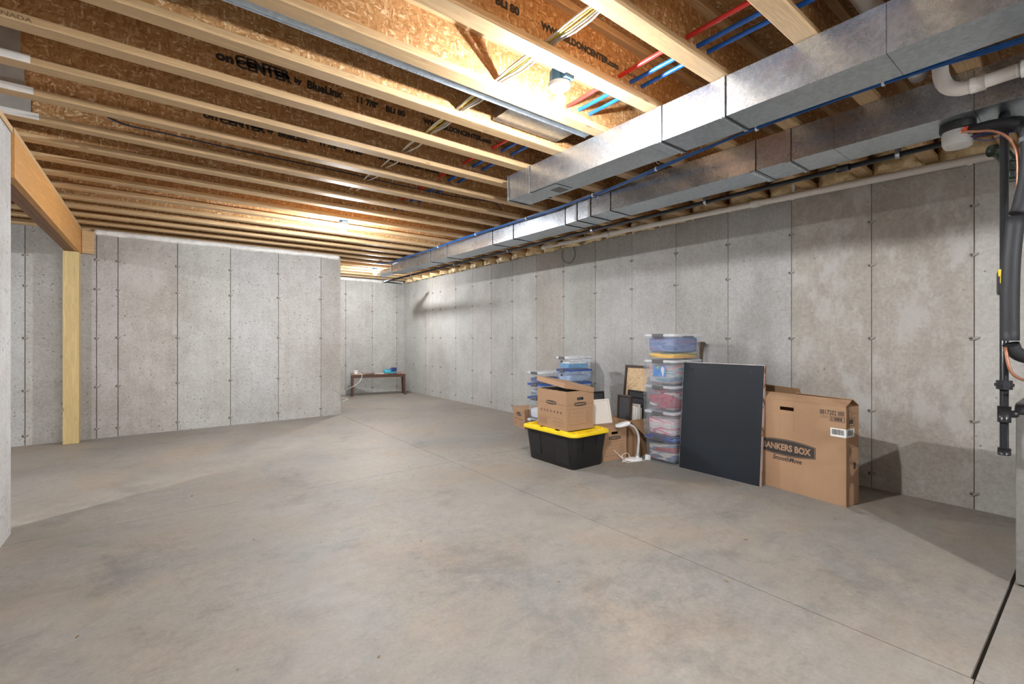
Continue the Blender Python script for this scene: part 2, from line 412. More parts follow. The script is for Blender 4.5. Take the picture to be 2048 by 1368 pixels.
tag(deb, 'scattered crumbs and wood chips on the concrete floor', 'debris')

# ------------------------------------------------------------ walls of cast concrete panels
PANEL = {}
def panel_tint(rnd, stain=0, t=None):
    if t: return tuple(t)+(1-stain,)
    k = rnd.uniform(.93, 1.04); return (k*rnd.uniform(.99, 1.02), k, k*rnd.uniform(.96, 1.0), 1-stain)
def tie_mesh():
    bm = bmesh.new()
    n = 9
    ring = []; inner = []
    for k in range(n):
        a = 2*PI*k/n; rr = .021*(1+.35*math.sin(k*2.3)); ring.append(bm.verts.new((rr*math.cos(a)*1.5, 0, rr*math.sin(a)*.72)))
        inner.append(bm.verts.new((rr*.62*math.cos(a), -.010, rr*.55*math.sin(a))))
    for k in range(n):
        bm.faces.new((ring[k], ring[(k+1) % n], inner[(k+1) % n], inner[k]))
    bm.faces.new(inner)
    c = [bm.verts.new((-.014+.010*math.cos(2*PI*k/6), -.0125, .006*math.sin(2*PI*k/6))) for k in range(6)]
    d = [bm.verts.new((-.014+.010*math.cos(2*PI*k/6), -.004, .006*math.sin(2*PI*k/6))) for k in range(6)]
    for k in range(6): bm.faces.new((c[k], c[(k+1) % 6], d[(k+1) % 6], d[k])).material_index = 1
    bm.faces.new(c[::-1]).material_index = 1
    me = bpy.data.meshes.new('form_tie'); bm.normal_update(); bm.to_mesh(me); bm.free()
    me.materials.append(M_TIE); me.materials.append(M_HOLE); return me
TIE = tie_mesh()
TZ = (.117, .638, 1.243, 1.848, 2.205)
def wall_panels(name, axis, pos, face, a0, a1, seams, z1=WT, th=.22, tints=None, gap=.008, ties=True, seed=1, z0=0.0):
    """axis 'X': wall plane at x=pos, runs along y; face = side (+1/-1) the finished face looks to"""
    rnd = random.Random(seed)
    back0, back1 = (pos, pos-face*th)
    core = pos-face*.009
    lo, hi = sorted((core, back1))
    bm = bmesh.new()
    if axis == 'X': bx(bm, lo, hi, a0, a1, z0, z1)
    else: bx(bm, a0, a1, lo, hi, z0, z1)
    wobj = struct(finish(bm, name, M_SEAM))
    edges = [a0]+[s for s in sorted(seams) if a0 < s < a1]+[a1]
    lo, hi = sorted((core-face*.0005, pos))
    for i in range(len(edges)-1):
        p0 = edges[i]+(gap/2 if i else 0); p1 = edges[i+1]-(gap/2 if i < len(edges)-2 else 0)
        off = rnd.uniform(-.0012, .0012)
        l2, h2 = (lo, hi+off) if face > 0 else (lo-off, hi)
        bm = bmesh.new()
        nz = 14
        # slightly ragged vertical edges
        def jit(z, s): return .0022*noise.noise((z*5, s*3.1+seed, i))
        L0 = [p0+(jit(k, 1) if i else 0) for k in range(nz+1)]; L1 = [p1+(jit(k, 2) if i < len(edges)-2 else 0) for k in range(nz+1)]
        fr = []; bk = []
        f_, b_ = (h2, l2) if face > 0 else (l2, h2)
        def P(a, d, z): return (d, a, z) if axis == 'X' else (a, d, z)
        rows = []
        for k in range(nz+1):
            z = z0+(z1-z0)*k/nz
            rows.append([bm.verts.new(P(a, d, z)) for a, d in ((L0[k], f_), (L1[k], f_), (L1[k], b_), (L0[k], b_))])
        for k in range(nz):
            for q in range(4):
                bm.faces.new((rows[k][q], rows[k][(q+1) % 4], rows[k+1][(q+1) % 4], rows[k+1][q]))
        bm.faces.new(rows[0]); bm.faces.new(rows[-1])
        bmesh.ops.recalc_face_normals(bm, faces=bm.faces)
        p = finish(bm, 'panel', M_WALL, wobj)
        key = round((edges[i]+edges[i+1])/2, 1)
        t = None; st = 0
        if tints:
            for (q0, q1, tt, ss) in tints:
                if q0 <= key < q1: t = tt; st = ss
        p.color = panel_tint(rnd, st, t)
    if ties:
        for s in edges[1:-1]:
            for z in TZ:
                if z < z0+.05 or z > z1: continue
                o = bpy.data.objects.new('form_tie', TIE); COL.objects.link(o); o.parent = wobj
                zz = z+rnd.uniform(-.006, .006)
                if axis == 'X':
                    o.location = (pos, s, zz); o.rotation_euler = (0, 0, -PI/2 if face < 0 else PI/2)
                else:
                    o.location = (s, pos, zz); o.rotation_euler = (0, 0, 0 if face < 0 else PI)
                if rnd.random() < .5: o.scale = (-1 if False else rnd.uniform(.8, 1.25), 1, rnd.uniform(.8, 1.2))
    return wobj
rs = [-2.43, -1.82, -1.21, -.60, 0.003, .61, 1.217, 1.826, 2.43, 3.035, 3.65, 4.257, 4.865, 5.472, 6.087, 6.70, 7.304, 7.917, 8.525, 8.871, 9.188, 9.783]
wall_panels('wall_right', 'X', XR, -1, -3.5, YF, rs, seed=3, gap=.0055, tints=[(-.2, .6, (1.0, .97, .92), .25), (.6, 1.2, (.88, .82, .745), .55), (1.2, 1.8, (.90, .845, .77), .6), (1.8, 2.4, (.96, .96, .95), .0), (4.9, 5.3, (.92, .88, .83), 0)])
ms = [-3.62, -3.01, -2.40, -1.80, -1.193, -.577, -.375, .234, .845, 1.466, 2.079]
wall_panels('wall_middle', 'Y', YM, -1, -4.1, XJ, ms, seed=5, tints=[(-1, -.7, (.93, .90, .87), 0), (-.5, -.35, (.97, .93, .91), .1), (-.2, .1, (.93, .885, .84), .35), (2.1, 2.4, (.88, .855, .82), 0)])
wall_panels('wall_far', 'Y', YF, -1, XJ-.2, XR, [2.72, 3.32, 3.92, 4.51], seed=8, gap=.007)
wall_panels('wall_jog', 'X', XJ, 1, YM+.012, YF, [8.3, 8.9, 9.5], seed=9, th=.2)
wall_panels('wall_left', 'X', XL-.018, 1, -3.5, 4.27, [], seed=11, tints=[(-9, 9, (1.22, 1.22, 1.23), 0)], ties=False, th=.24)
box('end_face', XL-.255, XL-.022, 4.262, 4.275, 0, WT, M_WALL, bpy.data.objects['wall_left']).color = (.9, .9, .88, 1)
wall_panels('wall_west', 'X', -4.1, 1, -3.5, YM, [-2, 0, 2, 4, 6], seed=12, ties=False)
wall_panels('wall_rear', 'Y', -3.5, 1, -4.1, XR, [-2, 0, 2, 4], seed=13, ties=False)
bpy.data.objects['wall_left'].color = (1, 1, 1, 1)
# spray foam bead along the wall tops
def foam_strip(name, axis, pos, face, a0, a1, z0, z1, out, mat, seed, n=None, parent=None):
    n = n or int((a1-a0)/.03); bm = bmesh.new(); rows = []
    K = 7
    for i in range(n+1):
        a = a0+(a1-a0)*i/n
        lowz = z0+.018*noise.noise((a*2.3, seed, 0))+.008*noise.noise((a*11, seed, 1)); row = []
        for k in range(K+1):
            t = k/K; z = lowz+(z1-lowz)*t
            bulge = math.sin(PI*min(1, t*.85+.08))*(out*(.75+.5*noise.noise((a*7, z*16, seed)))) + .003
            d = pos+face*bulge
            row.append(bm.verts.new((d, a, z) if axis == 'X' else (a, d, z)))
        d = pos-face*.03
        row.append(bm.verts.new((d, a, z1) if axis == 'X' else (a, d, z1)))
        row.insert(0, bm.verts.new((d, a, lowz) if axis == 'X' else (a, d, lowz)))
        rows.append(row)
    for i in range(n):
        for k in range(len(rows[0])):
            k2 = (k+1) % len(rows[0])
            bm.faces.new((rows[i][k], rows[i+1][k], rows[i+1][k2], rows[i][k2]))
    bm.faces.new(rows[0]); bm.faces.new(rows[-1][::-1])
    bmesh.ops.recalc_face_normals(bm, faces=bm.faces)
    return finish(bm, name, mat, parent, smooth=True)
wm = bpy.data.objects['wall_middle']; wf = bpy.data.objects['wall_far']; wr = bpy.data.objects['wall_right']
foam_strip('foam_bead', 'Y', YM-.002, -1, -.60, 2.36, 2.515, ZB-.004, .030, M_FOAMW, 2, parent=wm)
foam_strip('foam_bead', 'Y', YF-.002, -1, XJ+.01, XR-.03, 2.515, ZB-.004, .03, M_FOAMW, 4, parent=wf)
for nm, axis, pos, face, a0, a1 in (('trim_1', 'Y', YM+.02, 1, -4.1, XJ-.01), ('trim_2', 'Y', YF+.02, 1, XJ, XR), ('trim_3', 'X', XR+.012, 1, -3.5, YF+.2)):
    if axis == 'Y': o = box(nm, a0, a1, pos, pos+.14, WT+.002, ZB-.002, M_PINE)
    else: o = box(nm, pos, pos+.14, a0, a1, WT+.002, ZB-.002, M_PINE)
    struct(o, 'pine sill plate bolted along the top of the concrete wall')
box_end = struct(box('trim_4', XL-.22, XL-.01, -3.5, 4.27, WT+.002, ZB-.002, M_PINE), 'pine sill plate on the left concrete wall')

# ------------------------------------------------------------ ceiling: subfloor and I joists
ceil = struct(box('ceiling', -4.3, XR+.2, -3.7, YF+.2, ZTOP+.001, ZTOP+.02, M_OSB2))
rim = struct(box('trim_5', XR+.10, XR+.14, -3.5, YF+.1, ZB, ZTOP, M_OSB), 'oriented strand rim board above the right wall')
def shared(name, x0, x1, y0, y1, z0, z1, mat, bevel=0):
    bm = bmesh.new(); bx(bm, x0, x1, y0, y1, z0, z1)
    if bevel: bmesh.ops.bevel(bm, geom=bm.edges[:], offset=bevel, segments=1, affect='EDGES')
    me = bpy.data.meshes.new(name); bm.normal_update(); bm.to_mesh(me); bm.free(); me.materials.append(mat); return me
X0J = -4.1
W_LONG = shared('web', X0J, XR+.09, -.005, .005, .036, .266, M_OSB)
F_LONG = shared('flange', X0J, XR+.09, -FW/2, FW/2, 0, .038, M_PINE, .003)
W_SH = shared('web', XJ-.2, XR+.09, -.005, .005, .036, .266, M_OSB)
F_SH = shared('flange', XJ-.2, XR+.09, -FW/2, FW/2, 0, .038, M_PINE, .003)
JOIST = {}
for n in range(-14, 19):
    yc = JY0+JS*n+FW/2
    if yc > YF+.05: break
    wme, fme = (W_LONG, F_LONG) if yc < YM+.1 else (W_SH, F_SH)
    j = bpy.data.objects.new('joist', wme); COL.objects.link(j); j.parent = ceil; j.location = (0, yc, ZB)
    b = bpy.data.objects.new('bottom_flange', fme); COL.objects.link(b); b.parent = j
    t = bpy.data.objects.new('top_flange', fme); COL.objects.link(t); t.parent = j; t.location = (0, 0, .264)
    JOIST[n] = j
# printed lettering on the webs
def joist_text(n, items, flip=False):
    j = JOIST[n]
    for body, x, z, s, sxx, bold in items:
        text('lettering', body, s, (x, -.0056, z), (1, 0, 0), (0, 0, 1), M_INK, j, bold=bold, sx=sxx)
full = [('on', .250, .122, .066, 1.2, .0035), ('CENTER', .335, .136, .060, 1.22, .0028), ('CENTER', .342, .114, .060, 1.22, .0028), ('-', .585, .128, .05, 1, .0028), ('by', .632, .128, .040, 1, .003), ('BlueLinx', .70, .118, .062, .92, .0035),
        ('11 7/8"', .985, .125, .050, 1.0, .003), ('BLi 80', 1.18, .125, .050, 1.05, .003), ('WWW.BLDONCENTER.com', 1.45, .125, .046, .98, .003), ('ESR-1144', 2.06, .128, .030, 1, .0015)]
for n in (0, 2, -3, 5): joist_text(n, full)
text('lettering', 'IN CANADA', .026, (-.60, -.0455, .007), (1, 0, 0), (0, 0, 1), M_INK2, JOIST[0], sx=1.25)
# overspray where the joists land on the left wall
for n in range(1, 4):
    yl = [0, -.486, -.535, -.57][n]
    if n > 0:
        bm = bmesh.new(); bx(bm, XL-.3, yl, -FW/2-.0015, FW/2+.0015, .002, .040)
        bmesh.ops.subdivide_edges(bm, edges=bm.edges[:], cuts=3)
        finish(bm, 'overspray', M_COAT, JOIST[n])
    bm = bmesh.new(); bx(bm, XL-.3, yl-.04, -.007, .007, .040, .262); finish(bm, 'overspray', M_COATG, JOIST[n])
# web stiffener blocks and joist-end blocking over the right wall
for n in (-7, -6, -5, -4):
    box('stiffener', 3.9, 4.55, -.040, -.006, .04, .26, M_OSB, JOIST[n])
# squash blocks in the last bays by the middle wall
for i, x in enumerate((-.35, .30, .98, 1.62, 2.2)):
    box('blocking', x, x+.09, YM-.02+.03, YM+.12, WT+.04, ZB+.0, M_PINE, ceil) if False else None
# tan spray foam in the rim bays above the right wall
for n in range(-8, 18):
    y0 = JY0+JS*n+FW+.003; y1 = JY0+JS*(n+1)-.003
    if y1 > YF: continue
    bm = bmesh.new(); rows = []; nn = 14; kk = 12
    for i in range(nn+1):
        row = []
        for k in range(kk+1):
            a = y0+(y1-y0)*i/nn; t = k/kk; z = WT-.012+(ZTOP-.002-WT+.012)*t
            e = min(i, nn-i)/nn
            dpt = .075+.06*noise.noise((a*9, z*9, 3))+.03*noise.noise((a*22, z*22, 9))-.07*max(0, .18-e)/.18+.04*(1-t)
            row.append(bm.verts.new((XR+.075-max(.004, dpt)-.02, a, z)))
        rows.append(row)
    for i in range(nn):
        for k in range(kk): bm.faces.new((rows[i][k], rows[i+1][k], rows[i+1][k+1], rows[i][k+1]))
    f = finish(bm, 'spray_foam', M_FOAMY, rim, smooth=True)
    md = f.modifiers.new('s', 'SOLIDIFY'); md.thickness = .02; md.offset = -1
    box('blocking', XR-.02, XR+.10, y0+.04, y0+.075, WT+.045, WT+.16, M_PINE, rim) if n % 2 else None

# ------------------------------------------------------------ beam and post
beam = thing('beam', 'orange laminated wooden beam running from the left wall to the post', 'beam')
box('ply', XL-.045, XL-.002, 4.28, 7.655, 2.265, 2.552, M_LVL, beam, bevel=.001)
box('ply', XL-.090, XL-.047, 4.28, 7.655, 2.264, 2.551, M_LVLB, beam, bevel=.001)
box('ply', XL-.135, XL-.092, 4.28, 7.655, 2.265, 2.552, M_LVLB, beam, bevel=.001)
box('plate', XL-.135, XL-.004, 4.28, 7.655, 2.553, ZB-.001, M_PINE, beam)
post = box('post', XL-.145, XL-.004, 7.44, 7.58, .001, 2.262, M_POST, bevel=.004)
tag(post, 'yellowish square wooden post standing under the end of the beam', 'post')
pb = box('plank', XL+.002, XL+.115, YM-.04, YM-.004, 2.27, 2.548, M_PINE, bevel=.002)
tag(pb, 'short pine plank fixed upright on the wall beside the beam end', 'plank')

# ------------------------------------------------------------ ducts
def duct_run(name, label, secs, x0s, xw, z0, z1, cleats):
    """secs: list of (ya, yb, xa0, xb0, xa1, xb1, za, zb) tapered sections along y"""
    d = thing(name, label, 'duct', ((x0s+xw)/2, secs[0][0], z0))
    ox, oy, oz = d.location
    for (ya, yb, l0, r0, l1, r1, b0, b1, t0, t1) in secs:
        bm = bmesh.new()
        A = [bm.verts.new((x-ox, ya+.001-oy, z-oz)) for x, z in ((l0, b0), (r0, b0), (r0, t0), (l0, t0))]
        B = [bm.verts.new((x-ox, yb-.001-oy, z-oz)) for x, z in ((l1, b1), (r1, b1), (r1, t1), (l1, t1))]
        for k in range(4):
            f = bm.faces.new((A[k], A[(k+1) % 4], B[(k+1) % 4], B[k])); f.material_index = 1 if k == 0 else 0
        bm.faces.new(A); bm.faces.new(B)
        bmesh.ops.subdivide_edges(bm, edges=bm.edges[:], cuts=2, use_grid_fill=True)
        bmesh.ops.recalc_face_normals(bm, faces=bm.faces)
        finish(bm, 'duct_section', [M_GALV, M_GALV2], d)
    for (y, l, r, b, t, wd) in cleats:
        bm = bmesh.new()
        e = .007
        bx(bm, l-e-ox, l-ox, y-wd/2-oy, y+wd/2-oy, b-e-oz, t-oz)
        bx(bm, l-e-ox, r+e-ox, y-wd/4-oy, y+wd/4-oy, b-e-oz, b-oz)
        bx(bm, r-ox, r+e-ox, y-wd/2-oy, y+wd/2-oy, b-e-oz, t-oz)
        finish(bm, 'drive_cleat', M_GALV, d, bevel=.001)
        bm = bmesh.new(); ya = y-wd/2-.004-oy; yb = y-wd/2-.0003-oy
        bx(bm, l-.004-ox, l-ox, ya, yb, b-.004-oz, t-oz); bx(bm, l-.004-ox, r+.004-ox, ya, yb, b-.004-oz, b-oz); bx(bm, r-ox, r+.004-ox, ya, yb, b-.004-oz, t-oz)
        finish(bm, 'seam_gap', M_BLACKPIPE, d)
    return d
T = ZB-.003
d1 = duct_run('supply_duct', 'galvanised rectangular duct nearer the camera, ending below the joists', [
    (-1.6, .55, 2.312, 2.56, 2.312, 2.56, 2.376, 2.379, T, T), (.55, 1.22, 2.312, 2.558, 2.312, 2.553, 2.379, 2.379, T, T),
    (1.22, 1.68, 2.312, 2.553, 2.312, 2.553, 2.379, 2.379, T, T), (1.68, 2.9, 2.312, 2.553, 2.312, 2.535, 2.379, 2.381, T, T),
    (2.9, 3.06, 2.312, 2.535, 2.314, 2.533, 2.381, 2.381, T, T)], 2.312, 2.553, 2.379, T,
    [(1.22, 2.312, 2.553, 2.379, T, .022), (1.60, 2.312, 2.553, 2.379, T, .03), (2.78, 2.312, 2.535, 2.381, T, .016), (3.052, 2.314, 2.533, 2.381, T, .014)])
def pbox(name, par, x0, x1, y0, y1, z0, z1, mat, bevel=0):
    o = par.location; return box(name, x0-o.x, x1-o.x, y0-o.y, y1-o.y, z0-o.z, z1-o.z, mat, par, bevel)
pbox('access_plate', d1, 2.335, 2.51, 2.50, 2.80, 2.376, 2.3785, M_GALV2, .001)
pbox('damper_panel', d1, 2.40, 2.50, 2.53, 2.63, 2.3745, 2.376, plain('dark_zinc', (.16, .17, .17), .5, .6))
d2 = duct_run('trunk_duct', 'long galvanised rectangular duct running along the right wall', [
    (-1.6, .42, 3.235, 3.53, 3.235, 3.53, 2.379, 2.379, T, T), (.42, 1.02, 3.232, 3.525, 3.228, 3.52, 2.379, 2.379, T, T), (1.02, 1.50, 3.226, 3.52, 3.22, 3.515, 2.379, 2.379, T, T),
    (1.50, 2.98, 3.22, 3.515, 3.21, 3.49, 2.379, 2.380, T, T), (2.98, 3.36, 3.212, 3.492, 3.255, 3.52, 2.379, 2.382, T, T),
    (3.36, 4.62, 3.255, 3.52, 3.252, 3.525, 2.382, 2.383, T, T), (4.62, 5.05, 3.252, 3.525, 3.26, 3.522, 2.383, 2.383, T, T),
    (5.05, 6.1, 3.262, 3.522, 3.266, 3.512, 2.383, 2.385, T, T), (6.1, 7.72, 3.268, 3.51, 3.272, 3.508, 2.385, 2.386, T, T)],
    3.22, 3.52, 2.379, T,
    [(1.27, 3.224, 3.518, 2.379, T, .028), (1.50, 3.22, 3.515, 2.379, T, .05), (2.74, 3.213, 3.495, 2.380, T, .022), (2.98, 3.21, 3.49, 2.379, T, .03), (3.17, 3.232, 3.505, 2.380, T, .02),
     (3.36, 3.254, 3.52, 2.381, T, .03), (4.20, 3.252, 3.524, 2.382, T, .016), (4.62, 3.252, 3.525, 2.383, T, .03), (5.75, 3.265, 3.515, 2.384, T, .02), (6.25, 3.268, 3.51, 2.385, T, .03), (7.70, 3.272, 3.508, 2.386, T, .02)])
sp = d2.location
bm = bmesh.new(); tube(bm, [(3.40-sp.x, 7.722-sp.y, 2.46-sp.z), (3.40-sp.x, 8.15-sp.y, 2.455-sp.z), (3.40-sp.x, 8.36-sp.y, 2.452-sp.z)], .073, 20)
auto(finish(bm, 'round_branch', M_GALV, d2))
bm = bmesh.new(); tube(bm, [(3.40-sp.x, 8.36-sp.y, 2.452-sp.z), (3.40-sp.x, 8.375-sp.y, 2.452-sp.z)], .079, 20); auto(finish(bm, 'end_band', M_GALV2, d2))
st = thing('stack_duct', 'thin flat metal duct tucked in the joist bay beside a flange', 'duct', (0, 2.19, ZB+.02))
bm = bmesh.new(); bx(bm, -3.5, 2.30, -.076, -.022, -.008, .20); finish(bm, 'duct_section', M_GALV2, st, bevel=.002)
bm = bmesh.new(); bx(bm, -3.5, 2.30, -.021, -.017, -.014, .012); finish(bm, 'hem', M_GALV, st)
bo = thing('duct_boot', 'galvanised metal boot in the joist bay beside the nearer duct', 'duct', (2.0, 2.34, 2.70))
bm = bmesh.new(); loft(bm, [rrect(.56, .20, .01, -.05), rrect(.50, .22, .01, .12)]); auto(finish(bm, 'boot_body', M_GALV, bo))
bm = bmesh.new(); bx(bm, -.24, .26, -.112, -.100, -.062, -.045); finish(bm, 'boot_hem', M_GALV, bo)

# ------------------------------------------------------------ pipes
def hanger(par, x, y, z, r, mat, top=ZB):
    o = par.location
    bm = bmesh.new()
    seg = 12
    for sgn in (1,):
        a = [(x-o.x+math.cos(PI+PI*k/seg)*(r+.003), z-o.z+math.sin(PI+PI*k/seg)*(r+.003)) for k in range(seg+1)]
        a = [(a[0][0], top-o.z)]+a+[(a[-1][0], top-o.z)]
        for i in range(len(a)-1):
            (xa, za), (xb, zb) = a[i], a[i+1]
            vs = [bm.verts.new((xx, y-o.y+yy, zz)) for yy in (-.011, .011) for xx, zz in ((xa, za), (xb, zb))]
            bm.faces.new((vs[0], vs[1], vs[3], vs[2]))
    f = finish(bm, 'hanger', mat, par); md = f.modifiers.new('s', 'SOLIDIFY'); md.thickness = .002
    return f
def jhook(par, x, y, z, r, top=ZB):
    o = par.location; bm = bmesh.new(); seg = 14
    a = [(x-o.x+math.cos(PI*.15-(2*PI*.8)*k/seg)*(r+.004), z-o.z+math.sin(PI*.15-(2*PI*.8)*k/seg)*(r+.004)) for k in range(seg+1)]
    a = [(a[0][0]+.0, top-o.z)]+a
    for i in range(len(a)-1):
        (xa, za), (xb, zb) = a[i], a[i+1]
        vs = [bm.verts.new((xx, y-o.y+yy, zz)) for yy in (-.012, .012) for xx, zz in ((xa, za), (xb, zb))]
        bm.faces.new((vs[0], vs[1], vs[3], vs[2]))
    f = finish(bm, 'hook', M_WHITE, par); md = f.modifiers.new('s', 'SOLIDIFY'); md.thickness = .006
GX, GZ = 3.60, 2.365
gas = thing('gas_pipe', 'black iron gas pipe along the right wall with a drop beside the furnace', 'pipe', (GX, 4, GZ))
def gp(name, pts, r, mat=M_BLACKPIPE, curved=0, par=gas, seg=14):
    o = par.location; return pipe(name, [Vector(p)-o for p in pts], r, mat, par, seg, curved)
gp('long_run', [(GX, .36, GZ), (GX, 8.85, GZ-.004)], .0165)
gp('elbow', [(GX, .38, GZ), (GX, .335, GZ), (GX-.03, .332, GZ), (GX-.05, .331, GZ)], .022, curved=3)
gp('cross_run', [(GX-.05, .331, GZ), (3.40, .331, GZ)], .0165)
gp('elbow', [(3.43, .331, GZ), (3.385, .331, GZ), (3.38, .331, GZ-.05)], .022, curved=3)
gp('drop', [(3.38, .331, GZ-.02), (3.38, .331, .68)], .0165)
gp('union', [(3.38, .331, 1.03), (3.38, .331, .985)], .03, seg=8); gp('union_nut', [(3.38, .331, 1.015), (3.38, .331, 1.0)], .036, seg=8)
gp('tee', [(3.38, .331, .90), (3.38, .331, .82)], .025); gp('tee_branch', [(3.38, .331, .86), (3.425, .296, .86)], .018); gp('branch_run', [(3.425, .296, .86), (3.46, .262, .86)], .012)
gp('drip_cap', [(3.38, .331, .69), (3.38, .331, .655)], .024); gp('coupling', [(GX, 1.05, GZ), (GX, 1.12, GZ)], .023)
gp('elbow', [(GX, 8.82, GZ), (GX, 8.88, GZ), (GX+.06, 8.88, GZ)], .022, curved=3); gp('end_run', [(GX+.05, 8.88, GZ), (4.0, 8.88, GZ-.01)], .0165)
for y in (.80, 2.05, 3.3, 4.75, 6.1, 7.6): hanger(gas, GX, y, GZ, .0165, M_GALV)
vl = thing('gas_valve', 'yellow handled gas shutoff valve on the vertical black pipe', 'valve', (3.38, .331, 1.52))
bm = bmesh.new(); tube(bm, [(0, 0, -.06), (0, 0, -.045), (0, 0, .045), (0, 0, .06)], [.024, .027, .027, .024], 8); finish(bm, 'valve_body', M_BLACKPIPE, vl)
bm = bmesh.new(); bx(bm, -.052, -.030, -.006, .016, .03, .065); bx(bm, -.05, -.026, -.002, .010, -.005, .04); finish(bm, 'valve_handle', plain('yellow_handle', (.75, .52, .02), .5), vl, bevel=.003)
bm = bmesh.new(); bx(bm, -.047, -.029, -.012, .005, -.05, -.008); finish(bm, 'valve_tag', M_WHITE, vl)
PX = 4.60
drain = thing('drain_pipe', 'long thin white plastic pipe hung along the right wall', 'pipe', (PX, 3, 2.53))
gp('pipe_run', [(PX-.01, .40, 2.505), (PX, 5.15, 2.602)], .029, M_PVC, par=drain)
for y in (2.10, 3.95): gp('coupling', [(PX, y-.045, 2.505+.0205*(y-.4)), (PX, y+.045, 2.505+.0205*(y-.4)+.001)], .036, M_PVC, par=drain)
gp('elbow', [(PX, 5.13, 2.602), (PX, 5.20, 2.602), (PX+.04, 5.225, 2.602)], .034, M_PVC, 4, par=drain)
for y in (.62, 1.78, 2.9, 3.45, 4.55): jhook(drain, PX, y, 2.505+.0205*(y-.4), .029, top=2.66)
text('lettering', 'ASTM D-2665  NSF-dwv  PVC SCH 40  2" DWV PIPE', .026, (PX-.030-drain.location.x, 1.85-drain.location.y, 2.526-drain.location.z), (0, -1, -.0205), (0, 0, 1), plain('blue_print', (.20, .25, .33), .6), drain)
text('lettering', 'ASTM D-2665  2" DWV PIPE', .026, (PX-.030-drain.location.x, 2.75-drain.location.y, 2.545-drain.location.z), (0, -1, -.0205), (0, 0, 1), MATS['blue_print'], drain)
vent = thing('vent_pipe', 'thick white plastic pipe with a sweeping elbow beside the far duct', 'pipe', (3.03, 0, 2.43))
gp('pipe_run', [(3.03, .40, 2.425), (3.03, .26, 2.43)], .030, M_PVC, par=vent, seg=20)
gp('pipe_run', [(3.03, .26, 2.43), (3.03, -1.2, 2.44)], .030, M_PVC, par=vent, seg=20)
gp('coupling', [(3.03, .245, 2.43), (3.03, .15, 2.43)], .0365, M_PVC, par=vent, seg=20)
gp('coupling', [(3.03, .405, 2.425), (3.03, .355, 2.425)], .0355, M_PVC, par=vent, seg=20)
gp('elbow', [(3.03, .38, 2.425), (3.03, .44, 2.427), (3.03, .485, 2.455), (3.03, .507, 2.51), (3.03, .512, 2.56)], .031, M_PVC, 5, par=vent, seg=20)
gp('riser', [(3.03, .512, 2.55), (3.03, .512, 2.84)], .030, M_PVC, par=vent, seg=20)
bayp = thing('bay_pipe', 'off white plastic pipe lying in the joist bay above the nearer duct', 'pipe', (2.6, .66, 2.72))
gp('pipe_run', [(1.5, .655, 2.735), (3.35, .655, 2.70)], .042, M_PVC, par=bayp, seg=18)
gp('coupling', [(2.75, .655, 2.711), (2.86, .655, 2.709)], .048, M_PVC, par=bayp, seg=18)
# water lines through the webs
for i, (x, colr, lab, end) in enumerate(((2.02, (.62, .035, .03), 'red plastic water line running through the joist webs', 4.9), (2.115, (.015, .12, .50), 'blue plastic water line next to the red one', 5.1), (2.21, (.015, .12, .50), 'blue plastic water line farthest from the red one', 5.2))):
    pts = []
    y = -2.0
    while y < end+.01:
        pts.append((x+.006*math.sin(y*3+i), y, 2.682+.006*math.sin(y*2.3+i*2))); y += .2
    o = pipe('water_line', pts, .0112, plain(('red_tubing' if i == 0 else 'blue_tubing'), colr, .25, nscale=5), None, 12)
    tag(o, lab, 'water line')
    if i: o['group'] = 'blue water lines'
# electrical cables through the webs
cabs = thing('cable_bundle', 'bundle of white, yellow and grey electrical cables through the joist webs', 'cable', (1.49, 1, 2.66))
cc = [((.68, .66, .60), 'white_cable'), ((.72, .58, .10), 'yellow_cable'), ((.68, .66, .60), 'white_cable'), ((.33, .33, .33), 'grey_cable'), ((.72, .58, .10), 'yellow_cable'), ((.33, .33, .33), 'grey_cable'), ((.68, .66, .60), 'white_cable')]
for i, (c, nm) in enumerate(cc):
    pts = []; y = -2.0; end = 4.5 if c[0] > .6 and i not in (1, 4) else 2.95
    while y < end:
        s = math.sin((y-(JY0+FW/2))/JS*PI)
        spread = .35+.65*abs(s)
        pts.append(((i-3)*.0125*spread+.003*math.sin(y*4+i), y-1, (.010*(i % 3-1))*spread-.012*abs(s)*((i % 2)+.3))); y += .1
    pipe('cable', pts, .0052, plain(nm, c, .45), cabs, 8)
# blue network cables stapled under the joists along the trunk duct
net = thing('network_cables', 'bundle of bright blue network cables strapped along the far duct', 'cable', (3.1, 4, 2.57))
base = [(-.9, 3.13, 2.562), (.25, 3.02, 2.556), (.55, 2.972, 2.558), (1.0, 2.972, 2.560), (1.5, 2.99, 2.556), (2.1, 3.07, 2.556), (2.6, 3.15, 2.552), (3.1, 3.185, 2.55), (3.6, 3.205, 2.545), (4.2, 3.205, 2.550), (5.2, 3.20, 2.552), (6.2, 3.215, 2.548), (7.0, 3.21, 2.55), (7.7, 3.22, 2.552), (7.95, 3.12, 2.57)]
M_NET = plain('blue_network_cable', (.010, .085, .30), .35, nscale=5)
for i in range(7):
    a = 2*PI*i/7; rr = .0088 if i else 0
    pts = [(x-3.1+rr*math.cos(a+y), y-4, z-2.57+rr*math.sin(a+y)-.004*(math.sin(y*5+i))) for y, x, z in base]
    pipe('cable', pts, .0042, M_NET, net, 8, 4)
